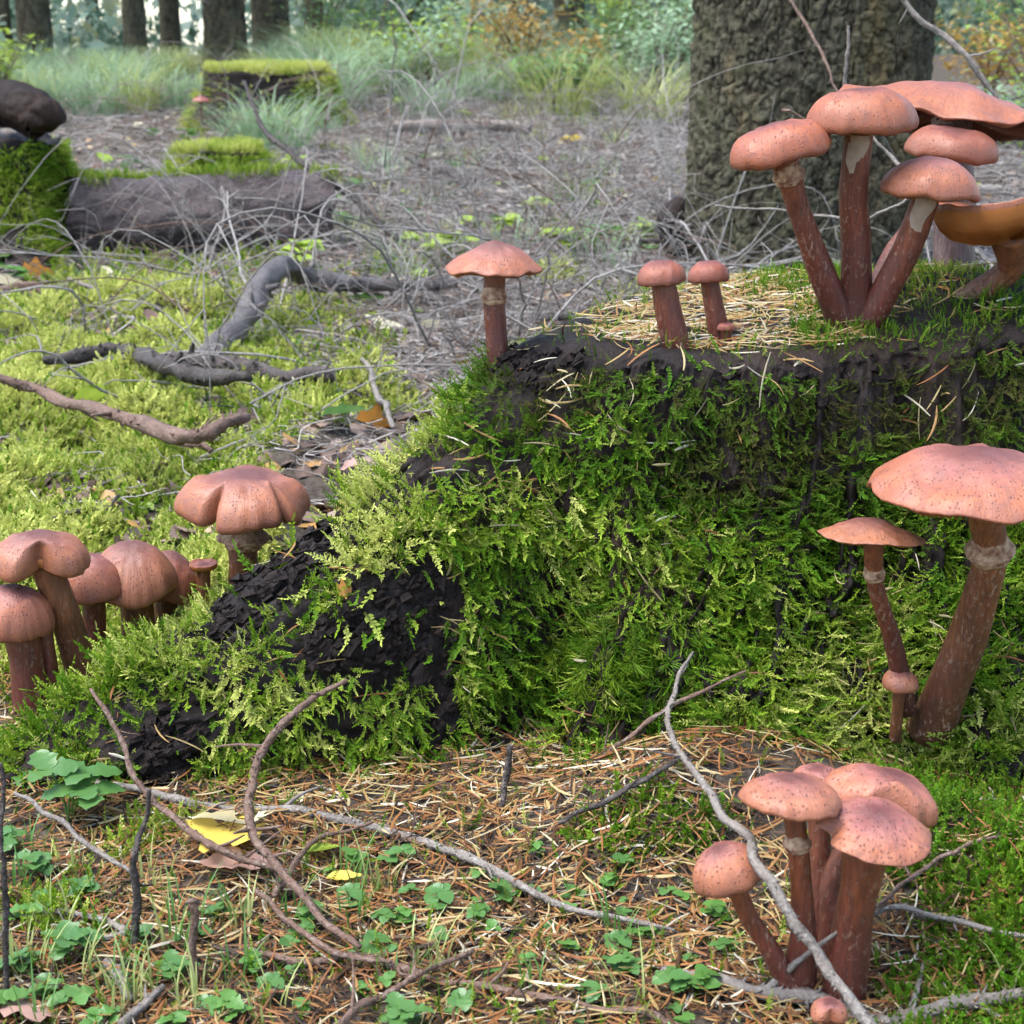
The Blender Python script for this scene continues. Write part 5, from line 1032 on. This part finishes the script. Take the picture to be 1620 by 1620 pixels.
BRACK = m_leaf('bracken_brown', (.28, .16, .03), (.40, .27, .06), .6, .35); PALE = m_leaf('leaf_far_pale', (.20, .34, .18), (.36, .47, .30), .4, .4); FARG = m_leaf('leaf_far_green', (.09, .19, .05), (.19, .30, .10), .45, .35)  # far shrub greens hold the brightness and haze of distance in their colour
def shrub(label, px_, d, W, Hh, n, L, mat, seed, group='leafy shrubs beyond the clearing', name='leafy_shrub', zoff=0):
    x_ = (px_-810)/F*d*1.01; put(name, shrub_mesh(seed, W, Hh, n, L, mat), (x_, d, g1(x_, d)+zoff), 0, 1, label, 'shrub', group)
shrub('bright lime-green leafy shrub by the dark leaning slab', 25, 8.5, .42, .50, 420, .06, LEAF_L, 1)
shrub('orange-brown bracken clump before the rusty trunk', 830, 10.5, .75, .62, 900, .06, BRACK, 2, name='bracken'); shrub('small brown bracken frond clump beside the larger bracken', 915, 10.2, .45, .42, 420, .055, BRACK, 3, name='bracken')
shrub('bright yellow-green bush beside the near conifer trunk', 1640, 6.0, .55, .62, 900, .035, LEAF_L, 4); shrub('pale green leafy bush beyond the yellow-green bush', 1560, 7.5, .5, .3, 420, .05, PALE, 5)
for i, (a, d, W, Hh, mt, lb) in enumerate([(690, 11, .9, .5, LEAF_L, 'yellow-green shrub in the weedy bank'), (740, 12, 1.0, .7, PALE, 'pale leafy shrub in the weedy bank'), (960, 11, .9, .55, FARG, 'dark green shrub below the bracken'), (1030, 10, .8, .6, PALE, 'pale shrub close to the near conifer trunk'), (880, 9.5, .8, .35, FARG, 'low green shrub before the bracken'), (1060, 12, .9, .8, FARG, 'tall green shrub behind the near conifer trunk'), (600, 13, 1.2, .8, FARG, 'green shrub in shade beyond the tall grass'), (520, 14, 1.2, .9, FARG, 'dark shrub beside the twin trunks'), (640, 10.5, .7, .4, PALE, 'small pale shrub amid the tall grass'), (800, 14, 1.3, .9, PALE, 'pale shrub behind the bracken'), (980, 14, 1.2, 1.0, LEAF_L, 'lime shrub far behind the bracken'), (1530, 10, 1.2, .5, BRACK, 'rusty bracken patch beyond the near conifer trunk'), (1600, 12, 1.4, .9, FARG, 'green shrub beyond the rusty bracken patch')]):
    shrub(lb, a, d, W, Hh, 650, .065, mt, 10+i)
# far wood: foliage mass beyond the trunks, distant haze put into its pale colours
FL = []
for i in range(4):
    r = np.random.default_rng(950+i); mb = MB()
    for k in range(40):
        c = r.normal(0, .28, 3); d_ = unit(r.normal(0, 1, (1, 3)))[0]; s = np.cross(d_, unit(r.normal(0, 1, (1, 3)))[0]); l = r.uniform(.08, .2); mb.add([c, c+d_*l*.5+s*l*.3, c+d_*l, c+d_*l*.5-s*l*.3], [[0, 1, 2, 3]])
    FL.append(mb.mesh('far_leaves', None, False))
FLM = m_inst('far_foliage', [(0, (.05, .10, .06)), (.35, (.12, .20, .13)), (.6, (.22, .32, .24)), (.85, (.34, .42, .34)), (1, (.42, .42, .20))], .5, .45)
for m_ in FL: m_.materials.append(FLM)
N_ = 7200; y = R.uniform(19, 42, N_); x = R.uniform(-.58, .58, N_)*y*1.15; z = gz(x, y) + R.random(N_)**1.5*(2.2+.09*y)
m = fbm(x*.35, y*.2, z*.8, 3); px, py = proj(np.stack([x, y, z], 1)); keep = m > -.05 + .35*sst(560, 300, px)*(px > 60) - .45*np.exp(-((px-600)/130)**2) - .35*sst(1000, 1200, px); x, y, z, m = x[keep], y[keep], z[keep], m[keep]; N_ = len(x)
scatter('far_wood', FL, np.stack([x, y, z], 1), R.uniform(0, 6.28, (N_, 3)), R.uniform(.7, 1.6, N_), R.integers(0, 4, N_), np.clip(.55+.5*m*R.choice([-1, 1], N_)+R.normal(0, .15, N_), 0, 1), label='haze-tinted green foliage of the far-off wood behind the trunks', cat='wood')
